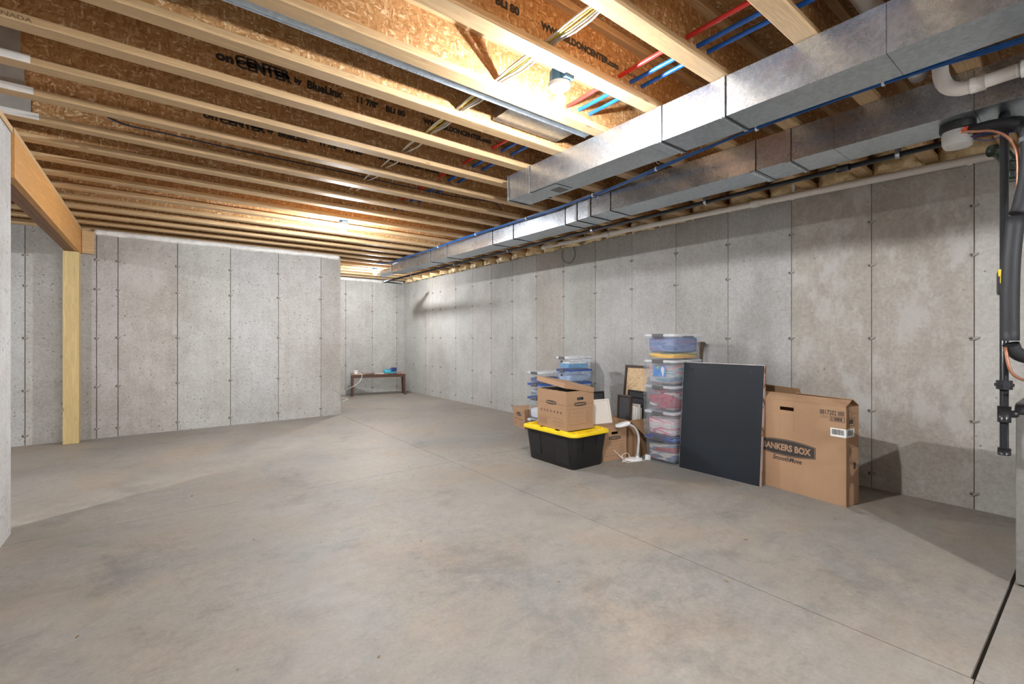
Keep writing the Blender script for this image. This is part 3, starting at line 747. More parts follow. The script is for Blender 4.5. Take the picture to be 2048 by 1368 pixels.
for y in (.72, 1.36, 2.16, 2.9, 3.9, 4.9, 5.9):
    bx_, bz_ = None, None
    for k in range(len(base)-1):
        if base[k][0] <= y <= base[k+1][0]:
            t = (y-base[k][0])/(base[k+1][0]-base[k][0]); bx_ = base[k][1]*(1-t)+base[k+1][1]*t; bz_ = base[k][2]*(1-t)+base[k+1][2]*t
    bm = bmesh.new(); tube(bm, [(bx_-3.1, y-.006-4, bz_-2.57), (bx_-3.1, y+.006-4, bz_-2.57)], .0175, 10); finish(bm, 'zip_tie', M_WHITE, net)
thin = [(-.19, 0, .0), (.05, .002, -.003), (.6, 0, -.01), (1.2, 0, -.006), (1.9, 0, -.012), (2.5, 0, -.005), (2.9, -.004, .02), (3.02, -.004, -.08)]
tc = pipe('thin_cable', [(x, JY0+JS*3+FW/2-.011, 2.69+z) for x, _, z in [(-.42, 0, .16), (-.30, 0, .06)]+thin], .0042, plain('dark_blue_cable', (.02, .035, .09), .5), None, 8, 4)
tag(tc, 'thin dark blue cable stapled along the web of one joist', 'cable')
bm = bmesh.new()
# cable loop on the right wall
lp = pipe('cable_loop', [(4.675, 4.86, 2.52), (4.67, 4.87, 2.42), (4.66, 4.80, 2.34), (4.66, 4.70, 2.31), (4.66, 4.62, 2.36), (4.665, 4.60, 2.44), (4.672, 4.64, 2.53)], .005, plain('grey_cord', (.10, .10, .10), .5), None, 8, 5)
tag(lp, 'grey cable looping down on the right wall under the white pipe', 'cable')

# ------------------------------------------------------------ light fixtures
def lamp_fixture(label, x, y, zb, side, k=1.0):
    t = thing('light_fixture', label, 'light', (x, y, zb), 0, 'bare bulb lights under the joists')
    bm = bmesh.new(); tube(bm, [(0, 0, .058), (0, 0, .125)], .052, 8); finish(bm, 'junction_box', plain('blue_plastic_box', (.03, .12, .24), .5), t)
    bm = bmesh.new(); bx(bm, -.03, .03, -.075*side if side > 0 else .045, -.045 if side > 0 else .075, .06, .12); finish(bm, 'bracket', MATS['blue_plastic_box'], t)
    bm = bmesh.new(); tube(bm, [(0, 0, .058), (0, 0, .052), (0, 0, .040), (0, 0, .033), (0, 0, .020)], [.060, .060, .055, .030, .024], 24); auto(finish(bm, 'lamp_holder', M_WHITE, t))
    bm = bmesh.new(); R = []
    for z, r in ((-.026, .0295), (-.036, .0285), (-.046, .024), (-.053, .016), (-.057, .007)):
        R.append([(r*math.cos(2*PI*k/20), r*math.sin(2*PI*k/20), z) for k in range(20)])
    loft(bm, R); o = finish(bm, 'bulb', MATS['bulb_glow'] if k == 1 else emit('bulb_glow_soft', (.97, .985, 1), BULB*k), t, smooth=True)
    bm = bmesh.new(); tube(bm, [(0, 0, .020), (0, 0, .006), (0, 0, -.008), (0, 0, -.018), (0, 0, -.0258)], [.014, .018, .025, .029, .0297], 20); auto(finish(bm, 'bulb_neck', MATS['neck_glow'], t))
    return t
MATS['neck_glow'] = emit('neck_glow', (.97, .985, 1), 60)
MATS['bulb_glow'] = emit('bulb_glow', (.97, .985, 1), BULB)
lamp_fixture('large bare bulb in a white holder near the pipes', 1.675, 1.765, 2.512, 1, .9)
lamp_fixture('bare bulb farther back under the joists, above the middle wall', 1.72, 5.415, 2.512, 1)
lamp_fixture('farthest bare bulb near the end of the long duct', 3.36, 8.70, 2.512, 1, .6)
lamp_fixture('bare bulb behind the photographer, left of the far duct', 1.75, -1.80, 2.512, 1, 1.15)
lamp_fixture('unseen bare bulb added in the alcove behind the left wall', -2.4, 3.5, 2.512, 1)  # out of view, added to light the alcove
jb = thing('junction_box', 'blue electrical box with loose white wires in the joist bay between the ducts', 'electrical box', (2.98, 2.13, ZB+.09))
bm = bmesh.new(); tube(bm, [(0, 0, -.035), (0, 0, .035)], .052, 8); finish(bm, 'box_body', MATS['blue_plastic_box'], jb)
pipe('loose_wire', [(.03, 0, -.03), (.10, .0, -.06), (.17, .02, -.02), (.20, .03, .05)], .004, MATS['white_cable'], jb, 8, 4)
pipe('loose_wire', [(.03, .02, -.03), (.12, .03, -.075), (.19, .05, -.03), (.22, .05, .05)], .004, MATS['white_cable'], jb, 8, 4)

# ------------------------------------------------------------ equipment at the right edge
sm = thing('damper_motor', 'pale grey motor housing with red tape under the far duct', 'equipment', (3.37, .50, 2.376))
bm = bmesh.new(); tube(bm, [(0, 0, 0), (0, 0, -.030), (0, 0, -.042)], [.072, .074, .066], 28); auto(finish(bm, 'black_collar', plain('black_rubber', (.012, .012, .013), .5), sm))
bm = bmesh.new(); loft(bm, [rrect(.140, .118, .055, -.043, 6), rrect(.146, .124, .056, -.060, 6), rrect(.142, .120, .054, -.105, 6), rrect(.13, .108, .048, -.117, 6), rrect(.10, .08, .03, -.119, 6)]); auto(finish(bm, 'housing', plain('pale_grey_plastic', (.62, .62, .61), .4, var=.02), sm), 50)
bm = bmesh.new(); flat(bm, [(-.022, -.008), (.0, -.014), (.012, -.004), (.024, .0), (.018, .014), (-.004, .016), (-.02, .010)], (-.066, -.046, -.062), (.62, -.78, 0), (0, 0, 1), .004); finish(bm, 'red_tape', plain('red_tape', (.9, .09, .03), .6), sm)
M_SLEEVE = plain('black_foam_sleeve', (.020, .021, .025), .6, nscale=40, bmp=.1)
rl = thing('refrigerant_line', 'thick black foam insulated pipe beside the gas pipe at the right edge', 'pipe', (3.23, .28, 1.5))
gp('sleeve', [(3.36, .36, 2.31), (3.32, .28, 2.29), (3.292, .241, 2.21), (3.290, .243, 2.04), (3.262, .263, 1.88), (3.250, .275, 1.832)], .031, M_SLEEVE, 4, par=rl, seg=18)
gp('sleeve', [(3.242, .280, 1.818), (3.225, .292, 1.62), (3.222, .296, 1.42), (3.221, .296, 1.230)], .032, M_SLEEVE, 4, par=rl, seg=18)
gp('sleeve', [(3.224, .294, 1.215), (3.24, .282, 1.178), (3.29, .245, 1.150), (3.42, .14, 1.13)], .030, M_SLEEVE, 4, par=rl, seg=18)
cp = thing('copper_line', 'thin bare copper tube curving beside the black foam pipe', 'pipe', (3.2, .3, 1.6))
M_COP = plain('copper', (.48, .22, .14), .42, .6)
gp('tube_upper', [(3.10, .45, 2.245), (3.16, .405, 2.248), (3.225, .355, 2.25), (3.283, .31, 2.22), (3.317, .284, 2.158), (3.323, .279, 2.06), (3.317, .284, 1.92), (3.30, .30, 1.84)], .0065, M_COP, 4, par=cp, seg=10)
gp('tube_lower', [(3.20, .31, 1.20), (3.19, .295, 1.10), (3.22, .27, 1.055), (3.30, .21, 1.03), (3.42, .12, 1.02)], .0065, M_COP, 4, par=cp, seg=10)
hs = thing('black_hoses', 'tangle of black hoses and wires at the top right corner', 'hose', (3.3, .35, 2.3))
gp('hose', [(3.45, .50, 2.335), (3.38, .42, 2.315), (3.35, .36, 2.30), (3.36, .30, 2.295), (3.45, .2, 2.29)], .034, M_SLEEVE, 4, par=hs, seg=16)
gp('hose', [(3.35, .48, 2.32), (3.30, .42, 2.31), (3.28, .34, 2.30), (3.30, .27, 2.27), (3.38, .18, 2.22)], .020, M_SLEEVE, 4, par=hs, seg=14)
gp('collar', [(3.292, .241, 2.20), (3.291, .242, 2.175)], .034, plain('clear_tie', (.16, .17, .18), .2), par=hs, seg=16)
for i in range(4):
    gp('wire', [(3.36-.01*i, .46, 2.29-.004*i), (3.33, .38-.01*i, 2.24+.02*i), (3.34+.01*i, .30, 2.26+.015*i), (3.42, .22, 2.31+.01*i)], .0025, plain('brown_wire', (.16, .05, .03), .5) if i % 2 else plain('blue_wire', (.03, .06, .3), .5), 4, par=hs, seg=6)
gv = thing('green_fitting', 'dark green pipe fitting behind the black pipe at the upper right', 'fitting', (3.8, .36, 2.2))
M_DKG = plain('dark_green_plastic', (.03, .045, .035), .35)
gp('elbow', [(3.74, .42, 2.30), (3.76, .40, 2.30), (3.80, .37, 2.27), (3.82, .345, 2.20), (3.82, .345, 2.13)], .033, M_DKG, 4, par=gv, seg=16)
for z in (2.24, 2.19, 2.15): gp('rib', [(3.82, .345, z), (3.82, .345, z-.012)], .040, M_DKG, par=gv, seg=16)

fu = thing('furnace', 'grey metal appliance cabinet with a black rounded top at the right edge', 'appliance', (3.42, 0, 0))
M_CAB = plain('grey_cabinet_paint', (.20, .192, .18), .4)
bm = bmesh.new(); bx(bm, .0, .03, .245, .295, .01, .86); bx(bm, .0, .03, -.50, .218, .01, .86); bx(bm, .03, .60, -.50, .290, .01, .86); finish(bm, 'cabinet', M_CAB, fu, bevel=.003)
box('gap_strip', .004, .028, .220, .243, .012, .86, M_BLACKPIPE, fu)
bm = bmesh.new()
prof = [(.0, .862), (.0, .875), (.008, .895), (.025, .908), (.05, .914)]
R = []
for yy in (.300, -.50):
    R.append([(x-.004, yy, z) for x, z in prof]+[(.60, yy, .914), (.60, yy, .862)])
loft(bm, R); bmesh.ops.recalc_face_normals(bm, faces=bm.faces); finish(bm, 'top_cap', plain('black_cap_plastic', (.018, .018, .02), .35), fu, bevel=.006)
box('foot', .02, .10, .20, .28, .0, .011, M_BLACKPIPE, fu)

# ------------------------------------------------------------ black tote with yellow lid
def local_thing(name, label, cat, x, y, z, rz, group=None): return thing(name, label, cat, (x, y, z), math.radians(rz), group)
M_TOTE = plain('black_tote_plastic', (.010, .010, .011), .5, nscale=50, bmp=.05)
M_YEL = plain('yellow_lid_plastic', (.86, .60, .012), .38, nscale=12, var=.05)
tt = local_thing('storage_tote', 'large black storage tote with a bright yellow lid on the floor', 'storage tote', 3.30, 3.395, 0, 0)
bm = bmesh.new()
loft(bm, [rrect(.40, .63, .045, .0, 5), rrect(.415, .645, .05, .012, 5), rrect(.47, .715, .055, .30, 5), rrect(.485, .73, .055, .302, 5), rrect(.487, .732, .055, .318, 5)])
auto(finish(bm, 'tub', M_TOTE, tt), 50)
def rib_on_end(bm, x0, x1, z0, z1, t0, t1):
    # raised rib on the -x long face
    pass
for (yy, w_, z0, z1) in ((.20, .15, .07, .29), (-.19, .17, .04, .29)):
    bm = bmesh.new()
    def fx(z): return -(.2075+(.235-.2075)*(z-.012)/(.288))
    vs = [bm.verts.new(p) for p in ((fx(z0)-.006, yy-w_/2, z0), (fx(z0)-.006, yy+w_/2, z0), (fx(z1)-.004, yy+w_/2, z1), (fx(z1)-.004, yy-w_/2, z1), (fx(z0)+.006, yy-w_/2, z0), (fx(z0)+.006, yy+w_/2, z0), (fx(z1)+.006, yy+w_/2, z1), (fx(z1)+.006, yy-w_/2, z1))]
    for f in ((0, 1, 2, 3), (7, 6, 5, 4), (0, 4, 5, 1), (1, 5, 6, 2), (2, 6, 7, 3), (3, 7, 4, 0)): bm.faces.new([vs[i] for i in f])
    finish(bm, 'side_rib', M_TOTE, tt, bevel=.003)
for xx, z0 in ((-.09, .16), (.09, .19)):
    bm = bmesh.new(); fy = lambda z: -(.3225+(.3575-.3225)*(z-.012)/.288)
    vs = [bm.verts.new(p) for p in ((xx-.012, fy(z0)-.008, z0), (xx+.012, fy(z0)-.008, z0), (xx+.012, fy(.3)-.008, .3), (xx-.012, fy(.3)-.008, .3), (xx-.012, fy(z0)+.006, z0), (xx+.012, fy(z0)+.006, z0), (xx+.012, fy(.3)+.006, .3), (xx-.012, fy(.3)+.006, .3))]
    for f in ((3, 2, 1, 0), (4, 5, 6, 7), (1, 5, 4, 0), (2, 6, 5, 1), (3, 7, 6, 2), (0, 4, 7, 3)): bm.faces.new([vs[i] for i in f])
    finish(bm, 'side_rib', M_TOTE, tt, bevel=.003)
bm = bmesh.new()
loft(bm, [rrect(.50, .745, .06, .3185, 6), rrect(.53, .775, .075, .3185, 6), rrect(.535, .78, .075, .328, 6), rrect(.525, .77, .07, .345, 6), rrect(.50, .745, .06, .350, 6), rrect(.47, .715, .05, .350, 6), rrect(.455, .70, .045, .338, 6)])
auto(finish(bm, 'lid', M_YEL, tt), 35)
bm = bmesh.new()
for sx in (-1, 1):
    for y0, y1 in ((-.30, -.16), (-.08, .08), (.14, .30)): bx(bm, sx*.222-.012, sx*.222+.012, y0, y1, .337, .356)
for sy in (-1, 1):
    for x0, x1 in ((-.19, -.07), (.03, .17)): bx(bm, x0, x1, sy*.344-.012, sy*.344+.012, .337, .356)
bx(bm, -.16, .16, -.26, .26, .337, .3445)
finish(bm, 'lid_ridges', M_YEL, tt, bevel=.003)

# ------------------------------------------------------------ cardboard file boxes
def card_box(par, L_, W_, H, t=.005, open_top=True, hole=True, mat=M_CARD):
    """origin at base centre; x width W_, y length L_"""
    bm = bmesh.new()
    w, l = W_/2, L_/2
    bx(bm, -w, w, -l, l, 0, t)
    if hole:
        hz0, hz1, hw = H*.76, H*.76+.028, .042
        for sy in (-1, 1):
            y0, y1 = sorted((sy*l, sy*(l-t)))
            bx(bm, -w, -hw, y0, y1, t, H); bx(bm, hw, w, y0, y1, t, H); bx(bm, -hw, hw, y0, y1, t, hz0); bx(bm, -hw, hw, y0, y1, hz1, H)
    else:
        for sy in (-1, 1):
            y0, y1 = sorted((sy*l, sy*(l-t))); bx(bm, -w, w, y0, y1, t, H)
    for sx in (-1, 1):
        x0, x1 = sorted((sx*w, sx*(w-t))); bx(bm, x0, x1, -l+t, l-t, t, H)
    if not open_top: bx(bm, -w, w, -l, l, H, H+t)
    return finish(bm, 'box_body', mat, par)
def print_badge(par, w, h, o, r, u, txt, tc=(.46, .29, .165)):
    bm = bmesh.new(); flat(bm, badge(w, h), o, r, u, .0005); finish(bm, 'logo_badge', M_INK, par)
    n = Vector(r).cross(Vector(u)); o2 = Vector(o)+n*.0008
    text('logo_lettering', txt, h*.60, o2-Vector(u)*h*.20, r, u, M_CARD, par, align='CENTER', bold=h*.012, sx=w*.86/(len(txt)*h*.60*.60))
def prints(par, W_, L_, H):
    w, l = W_/2, L_/2
    # long face (-x)
    o, r, u = (-w-.0002, 0, 0), (0, -1, 0), (0, 0, 1)
    bm = bmesh.new(); flat(bm, rect_pts(-l, H*.645, l, H*.65), o, r, u)
    flat(bm, rect_pts(-l*.95, H*.27, -l*.1, H*.275), o, r, u); flat(bm, rect_pts(l*.1, H*.27, l*.8, H*.275), o, r, u)
    for k in range(5): flat(bm, rect_pts(-l*.95, H*(.22-.035*k), -l*.3, H*(.228-.035*k)), o, r, u)
    for k in range(7):
        cx = -l*.72+k*l*.23; cz = H*.44
        flat(bm, [(cx+.013*math.cos(a*.9), cz+.013*math.sin(a*.9)) for a in range(7)], o, r, u)
    for k in range(3): rect_line(bm, l*(.15+.24*k), H*.08, l*(.32+.24*k), H*.21, .002, o, r, u)
    finish(bm, 'printed_marks', M_INK2, par)
    print_badge(par, .155, .038, (-w-.0008, 0, H*.67), r, u, 'BANKERS BOX')
    o, r = (0, -l-.0002, 0), (1, 0, 0)
    bm = bmesh.new(); flat(bm, rect_pts(-w, H*.645, w, H*.65), o, r, u); rect_line(bm, -w*.8, H*.14, w*.8, H*.55, .002, o, r, u)
    for k in range(3): flat(bm, rect_pts(-w*.8, H*(.24+.1*k), w*.3, H*(.243+.1*k)), o, r, u)
    for k in range(8): flat(bm, rect_pts(w*.4, H*(.18+.04*k), w*.72, H*(.187+.04*k)), o, r, u)
    finish(bm, 'printed_marks', M_INK2, par)
    print_badge(par, .150, .038, (0, -l-.0008, H*.66), r, u, 'BANKERS BOX')
b1 = local_thing('file_box', 'open cardboard file box with tilted lid standing on the yellow tote lid', 'cardboard box', 3.270, 3.365, .3575, -4)
card_box(b1, .45, .355, .375); prints(b1, .355, .45, .375)
lid = bpy.data.objects.new('box_lid', None); 
bm = bmesh.new(); w, l = .186, .233
bx(bm, -w, w, -l, l, .042, .047); bx(bm, -w, -w+.005, -l, l, 0, .042); bx(bm, w-.005, w, -l, l, 0, .042); bx(bm, -w+.005, w-.005, -l, -l+.005, 0, .042); bx(bm, -w+.005, w-.005, l-.005, l, 0, .042)
lo = finish(bm, 'lid', M_CARD, b1); lo.location = (-.006, .004, .400); lo.rotation_euler = (math.radians(5.0), math.radians(9.5), math.radians(-2))
cn = thing('binders', 'dark plastic folders filling the open cardboard file box', 'folders', (3.27, 3.365, .366), math.radians(-4))
for k in range(6):
    bm = bmesh.new(); bx(bm, -.15, .15, -.19+k*.063, -.19+k*.063+.045, 0, .352+.006*(k % 3)); finish(bm, 'folder', plain('black_folder', (.03, .03, .032), .35) if k % 2 else plain('grey_folder', (.16, .17, .17), .4), cn, bevel=.003)

b2 = local_thing('file_box', 'closed cardboard file box behind the tote, under the white canvases', 'cardboard box', 3.745, 3.285, 0, -10)
card_box(b2, .38, .31, .342, open_top=False); prints(b2, .31, .38, .342)
b3 = local_thing('file_box', 'small lidded cardboard file box alone at the far end by the wall', 'cardboard box', 4.17, 5.02, 0, -14)
card_box(b3, .38, .31, .262); prints(b3, .31, .38, .262)
bm = bmesh.new(); w, l = .162, .197
bx(bm, -w, w, -l, l, .262, .268); bx(bm, -w, -w+.005, -l, l, .215, .262); bx(bm, w-.005, w, -l, l, .215, .262); bx(bm, -w, w, -l, -l+.005, .225, .262); bx(bm, -w, w, l-.005, l, .225, .262)
finish(bm, 'lid', M_CARD, b3)
bm = bmesh.new(); flat(bm, [(.045*math.cos(a)*(1 if abs(math.cos(a)) < .8 else 1), .013*math.sin(a)) for a in [2*PI*k/16 for k in range(16)]], (-.1565, 0, .195), (0, -1, 0), (0, 0, 1)); finish(bm, 'handle_hole', M_INK, b3)

# ------------------------------------------------------------ big flat picture box
bb = thing('moving_box', 'tall flat cardboard moving box standing at the right of the dark canvas', 'cardboard box', (4.012, 1.190, 0), math.radians(-7.5))
# local: y along the long face, x = depth
LB, DB, HB = .86, .19, .752
bm = bmesh.new()
t = .005
hy, hz = .43, .667
bx(bm, 0, t, 0, hy-.055, 0, HB-.02); bx(bm, 0, t, hy+.055, LB, 0, HB-.02); bx(bm, 0, t, hy-.055, hy+.055, 0, hz-.014); bx(bm, 0, t, hy-.055, hy+.055, hz+.014, HB-.02)
bx(bm, DB-t, DB, 0, LB, 0, HB-.02); bx(bm, t, DB-t, 0, t, 0, HB-.02); bx(bm, t, DB-t, LB-t, LB, 0, HB-.02); bx(bm, t, DB-t, t, LB-t, 0, t)
finish(bm, 'box_body', M_CARD, bb, bevel=.0015)
def flap(par, p, mat=M_CARD, th=.005):
    bm = bmesh.new(); vs = [bm.verts.new(q) for q in p]; bm.faces.new(vs)
    o = finish(bm, 'flap', mat, par); md = o.modifiers.new('s', 'SOLIDIFY'); md.thickness = th; return o
flap(bb, [(0, .0, HB-.02), (0, LB, HB-.02), (.085, LB-.02, HB+.03), (.105, .01, HB+.022)])
flap(bb, [(DB, .0, HB-.02), (.100, .0, HB+.030), (.115, .42, HB+.036), (DB, .42, HB-.02)])
flap(bb, [(DB, .40, HB-.02), (DB-.03, .42, HB+.070), (DB-.01, LB, HB+.085), (DB, LB, HB-.02)], M_CARDIN)
flap(bb, [(.02, .0, HB-.022), (DB-.01, .0, HB-.022), (DB-.02, .07, HB-.005), (.03, .07, HB-.005)], M_CARDIN)
ro, rr_, ru = Vector((-.0003, 0, 0)), Vector((0, -1, 0)), Vector((0, 0, 1))
bm = bmesh.new(); flat(bm, badge(.46, .135, 20), ro+Vector((0, .440, .348)), rr_, ru, .0005); finish(bm, 'logo_badge', M_INK, bb)
bm = bmesh.new()
pts = badge(.446, .120, 20)
for i in range(len(pts)):
    a = pts[i]; c = pts[(i+1) % len(pts)]; d = Vector((c[0]-a[0], c[1]-a[1])); nn_ = Vector((-d.y, d.x)).normalized()*.0012 if d.length > 0 else Vector((0, 0))
    flat(bm, [(a[0]-nn_.x, a[1]-nn_.y), (c[0]-nn_.x, c[1]-nn_.y), (c[0]+nn_.x, c[1]+nn_.y), (a[0]+nn_.x, a[1]+nn_.y)], ro+Vector((-.0006, .440, .348)), rr_, ru, .0004)
finish(bm, 'logo_border', M_CARD, bb)
text('logo_lettering', 'BANKERS BOX', .070, ro+Vector((-.001, .440, .324)), rr_, ru, M_CARD, bb, align='CENTER', bold=.0025, sx=.83)
text('logo_lettering', 'SmoothMove', .052, ro+Vector((-.0002, .43, .240)), rr_, ru, M_INK, bb, align='CENTER', bold=.001, sx=.82, shear=.25)
text('printed_number', '8817202', .050, ro+Vector((-.0002, .180, .664)), rr_, ru, M_INK, bb, sx=.66, bold=.0008)
bm = bmesh.new()
O = ro+Vector((-.0002, 0, 0))
rect_line(bm, -.055, .664, -.012, .698, .002, O, rr_, ru); rect_line(bm, -.110, .618, -.010, .656, .003, O, rr_, ru)
for k in range(20):
    ww = random.choice((.001, .002, .003)); flat(bm, rect_pts(-.10+k*.0039, .625, -.10+k*.0039+ww, .649), O, rr_, ru)
for k in range(6): flat(bm, rect_pts(-.05+k*.006, .668, -.047+k*.006, .694), O, rr_, ru)
for k in range(2): flat(bm, rect_pts(-.175, .650-.010*k, -.120, .652-.010*k), O, rr_, ru)
finish(bm, 'printed_marks', M_INK, bb); bm = bmesh.new()
E0, er = Vector((0, -.0003, 0)), Vector((1, 0, 0))
rect_line(bm, .03, .655, .08, .70, .002, E0, er, ru); rect_line(bm, .02, .59, .125, .65, .003, E0, er, ru)
for k in range(16): flat(bm, rect_pts(.04+k*.004, .605, .04+k*.004+random.choice((.001, .002)), .64), E0, er, ru)
flat(bm, rect_pts(.09, .68, .16, .682), E0, er, ru)
rect_line(bm, .07, .33, .175, .43, .0015, E0, er, ru)
flat(bm, rect_pts(.110, .265, .138, .315), E0, er, ru)
for k in range(3): flat(bm, rect_pts(.045, .395+.01*k, .058, .398+.01*k), E0, er, ru)
finish(bm, 'side_marks', M_INK, bb)
bm = bmesh.new(); flat(bm, rect_pts(-.105, .508, .0005, .570), O, rr_, ru, .001); flat(bm, rect_pts(-.0005, .508, .118, .570), E0, er, ru, .001); finish(bm, 'barcode_label', M_WHITE, bb)
bm = bmesh.new()
for k in range(20): flat(bm, rect_pts(-.095+k*.0042, .522, -.095+k*.0042+random.choice((.0015, .0022, .003)), .562), O+Vector((-.0011, 0, 0)), rr_, ru)
finish(bm, 'barcode', M_INK, bb); bm = bmesh.new()
for k in range(13): flat(bm, rect_pts(.020+k*.0062, .521, .020+k*.0062+random.choice((.0015, .003)), .562), E0+Vector((0, -.0011, 0)), er, ru)
finish(bm, 'barcode', M_INK, bb)

# ------------------------------------------------------------ dark canvas leaning
cv = thing('canvas_picture', 'large dark navy canvas seen from the back, leaning beside the big box', 'picture', (3.985, 1.79, 0))
cv.rotation_euler = (0, math.radians(5.0), math.radians(.4))
M_NAVY = plain('navy_backing_paper', (.006, .0105, .017), .42, nscale=3, var=.2)
box('backing', 0, .004, .004, .748, .004, 1.012, M_NAVY, cv)
m, nt, b = new_mat('picture_wrap_print')
n_ = noise_n(nt, coords(nt, (1, 1, 1), 'obj'), 5, 3, .6); r_ = ramp(nt, n_, 0, [(.40, (.42, .31, .29)), (.50, (.45, .36, .34)), (.53, (.55, .25, .10)), (.56, (.03, .03, .04)), (.60, (.36, .29, .30))]); L(nt, r_, 0, b, 'Base Color')
M_WRAP = m
M_PALE = plain('pale_canvas_edge', (.66, .58, .56), .7)
bm = bmesh.new(); bx(bm, .004, .036, 0, .006, .0, 1.016); finish(bm, 'side_wrap', M_WRAP, cv)
bm = bmesh.new(); bx(bm, .004, .036, .746, .752, 0, 1.016); bx(bm, .004, .036, .006, .746, 1.010, 1.016); bx(bm, .004, .036, .006, .746, 0, .006); bx(bm, .030, .035, .006, .746, .006, 1.010); finish(bm, 'stretched_canvas', M_PALE, cv)
for yy in (.10, .66):
    bm = bmesh.new(); bx(bm, -.003, 0, yy-.014, yy+.014, .958, .968); bx(bm, -.005, 0, yy-.006, yy+.006, .945, .963); finish(bm, 'hanger_plate', M_INK, cv, bevel=.001)

# ------------------------------------------------------------ clear storage bins
def bin_(label, x0, x1, y0, y1, z0, z1, lid='clear', body=None, latch=True, group=None, lat2=True):
    cx, cy = (x0+x1)/2, (y0+y1)/2; W, D, H = x1-x0, y1-y0, z1-z0
    t = thing('storage_bin', label, 'storage bin', (cx, cy, z0), math.radians(random.uniform(-1.2, 1.2)), group)
    tp = .88
    bm = bmesh.new()
    loft(bm, [rrect(W*tp-.02, D*tp-.02, .03, .0, 4), rrect(W*tp, D*tp, .04, .010, 4), rrect(W*.965, D*.955, .045, H-.030, 4), rrect(W*.985, D*.975, .045, H-.028, 4), rrect(W*.985, D*.975, .045, H-.020, 4)], True, False)
    o = finish(bm, 'tub', body or M_CLEAR, t); auto(o, 40)
    bm = bmesh.new()
    loft(bm, [rrect(W*.995, D*.99, .045, H-.022, 4), rrect(W, D, .05, H-.018, 4), rrect(W, D, .05, H-.006, 4), rrect(W*.97, D*.96, .045, H-.0005, 4), rrect(W*.9, D*.88, .04, H-.0005, 4), rrect(W*.89, D*.87, .04, H-.006, 4)], False, True)
    auto(finish(bm, 'lid', {'clear': M_CLEARLID, 'blue': M_BLUELID}[lid], t), 40)
    if latch:
        for sx in (-1, 1) if lat2 else (-1,):
            bm = bmesh.new(); x = sx*(W/2+.003)
            bx(bm, x-.008, x+.008, -D*.17, D*.17, H-.030, H+.001); bx(bm, x-.005, x+.005, -D*.17, D*.17, H-.034, H-.028)
            finish(bm, 'latch', M_GREY, t, bevel=.002)
    return t, (cx, cy, z0, W*tp, D*tp, H)
def lumps(label, info, cols, fill=.8, seed=0, name='clothes', cat='clothes', scale=4):
    cx, cy, z0, W, D, H = info
    bm = bmesh.new(); nx, ny, nz = 12, 10, 6
    bmesh.ops.create_icosphere(bm, subdivisions=4, radius=1)
    hgt = (H-.036)*fill
    for v in bm.verts:
        p = v.co.copy()
        q = Vector([math.copysign(abs(c)**.22, c) for c in p])
        s = 1-.01-.05*abs(noise.noise(p*3.1+Vector((seed, 0, 0))))
        zz = (q.z*.5+.5); k = 1+.045*zz
        top = 1-.18*abs(noise.noise((p.x*2+seed, p.y*2, 1.5))) if q.z > .2 else 1
        v.co = (q.x*(W/2-.012)*s*k, q.y*(D/2-.012)*s*k, .012+zz*hgt*top)
    o = finish(bm, name, cloth('cloth_'+str(seed), cols, scale), None, smooth=True, loc=(cx, cy, z0))
    return tag(o, label, cat)
TX0, TX1, TY0, TY1 = 3.935, 4.47, 2.565, 2.925
zs = [0, .262, .517, .772, 1.027, 1.284]
tower = [('blue', 'blue lidded clear bin at the bottom of the tall wrapped tower'), ('clear', 'clear bin second from the floor in the tall wrapped tower'), ('clear', 'clear bin in the middle of the tall wrapped tower'), ('clear', 'clear bin with a blue packet in the tall tower, under the top bin'), ('clear', 'clear bin on top of the tall tower, full of blue clothes')]
cloths = [([(.10, .13, .19), (.14, .17, .24), (.50, .46, .42), (.16, .19, .26), (.30, .08, .09)], 'dark blue and cream clothes in the bottom bin of the tall tower', .92),
          ([(.55, .50, .45), (.62, .58, .55), (.62, .12, .20), (.58, .54, .50), (.66, .50, .52)], 'cream and pink patterned clothes in the second bin from the floor', .80),
          ([(.42, .37, .35), (.30, .02, .05), (.42, .03, .07), (.12, .10, .14), (.60, .56, .54)], 'dark red clothes in the middle bin of the tall tower', .85),
          ([(.36, .35, .42), (.55, .25, .22), (.45, .45, .50), (.08, .28, .26), (.20, .20, .34)], 'mixed grey, coral and teal clothes in the wrapped bin under the top one', .9),
          ([(.13, .20, .36), (.10, .16, .30), (.20, .24, .40), (.15, .20, .38), (.30, .18, .30)], 'blue denim clothes filling the top bin of the tall tower', .95)]
for i in range(5):
    tb, info = bin_(tower[i][1], TX0, TX1, TY0, TY1, zs[i]+.001, zs[i+1]-.001, tower[i][0], group='bins stacked in the tall tower')
    tb.rotation_euler = (0, 0, 0)
    if i == 4: info = info[:2]+(info[2]+.058,)+info[3:5]+(info[5]-.055,)
    lumps(cloths[i][1], info, cloths[i][0], cloths[i][2], seed=i+1)
# orange cloth at the bottom of the top bin
info5 = ((TX0+TX1)/2, (TY0+TY1)/2, zs[4]+.002, (TX1-TX0)*.895, (TY1-TY0)*.895, .1)
oc = lumps('orange patterned cloth along the bottom of the top bin', info5, [(.80, .42, .06), (.85, .48, .08), (.30, .30, .12), (.80, .40, .05)], .80, seed=21)
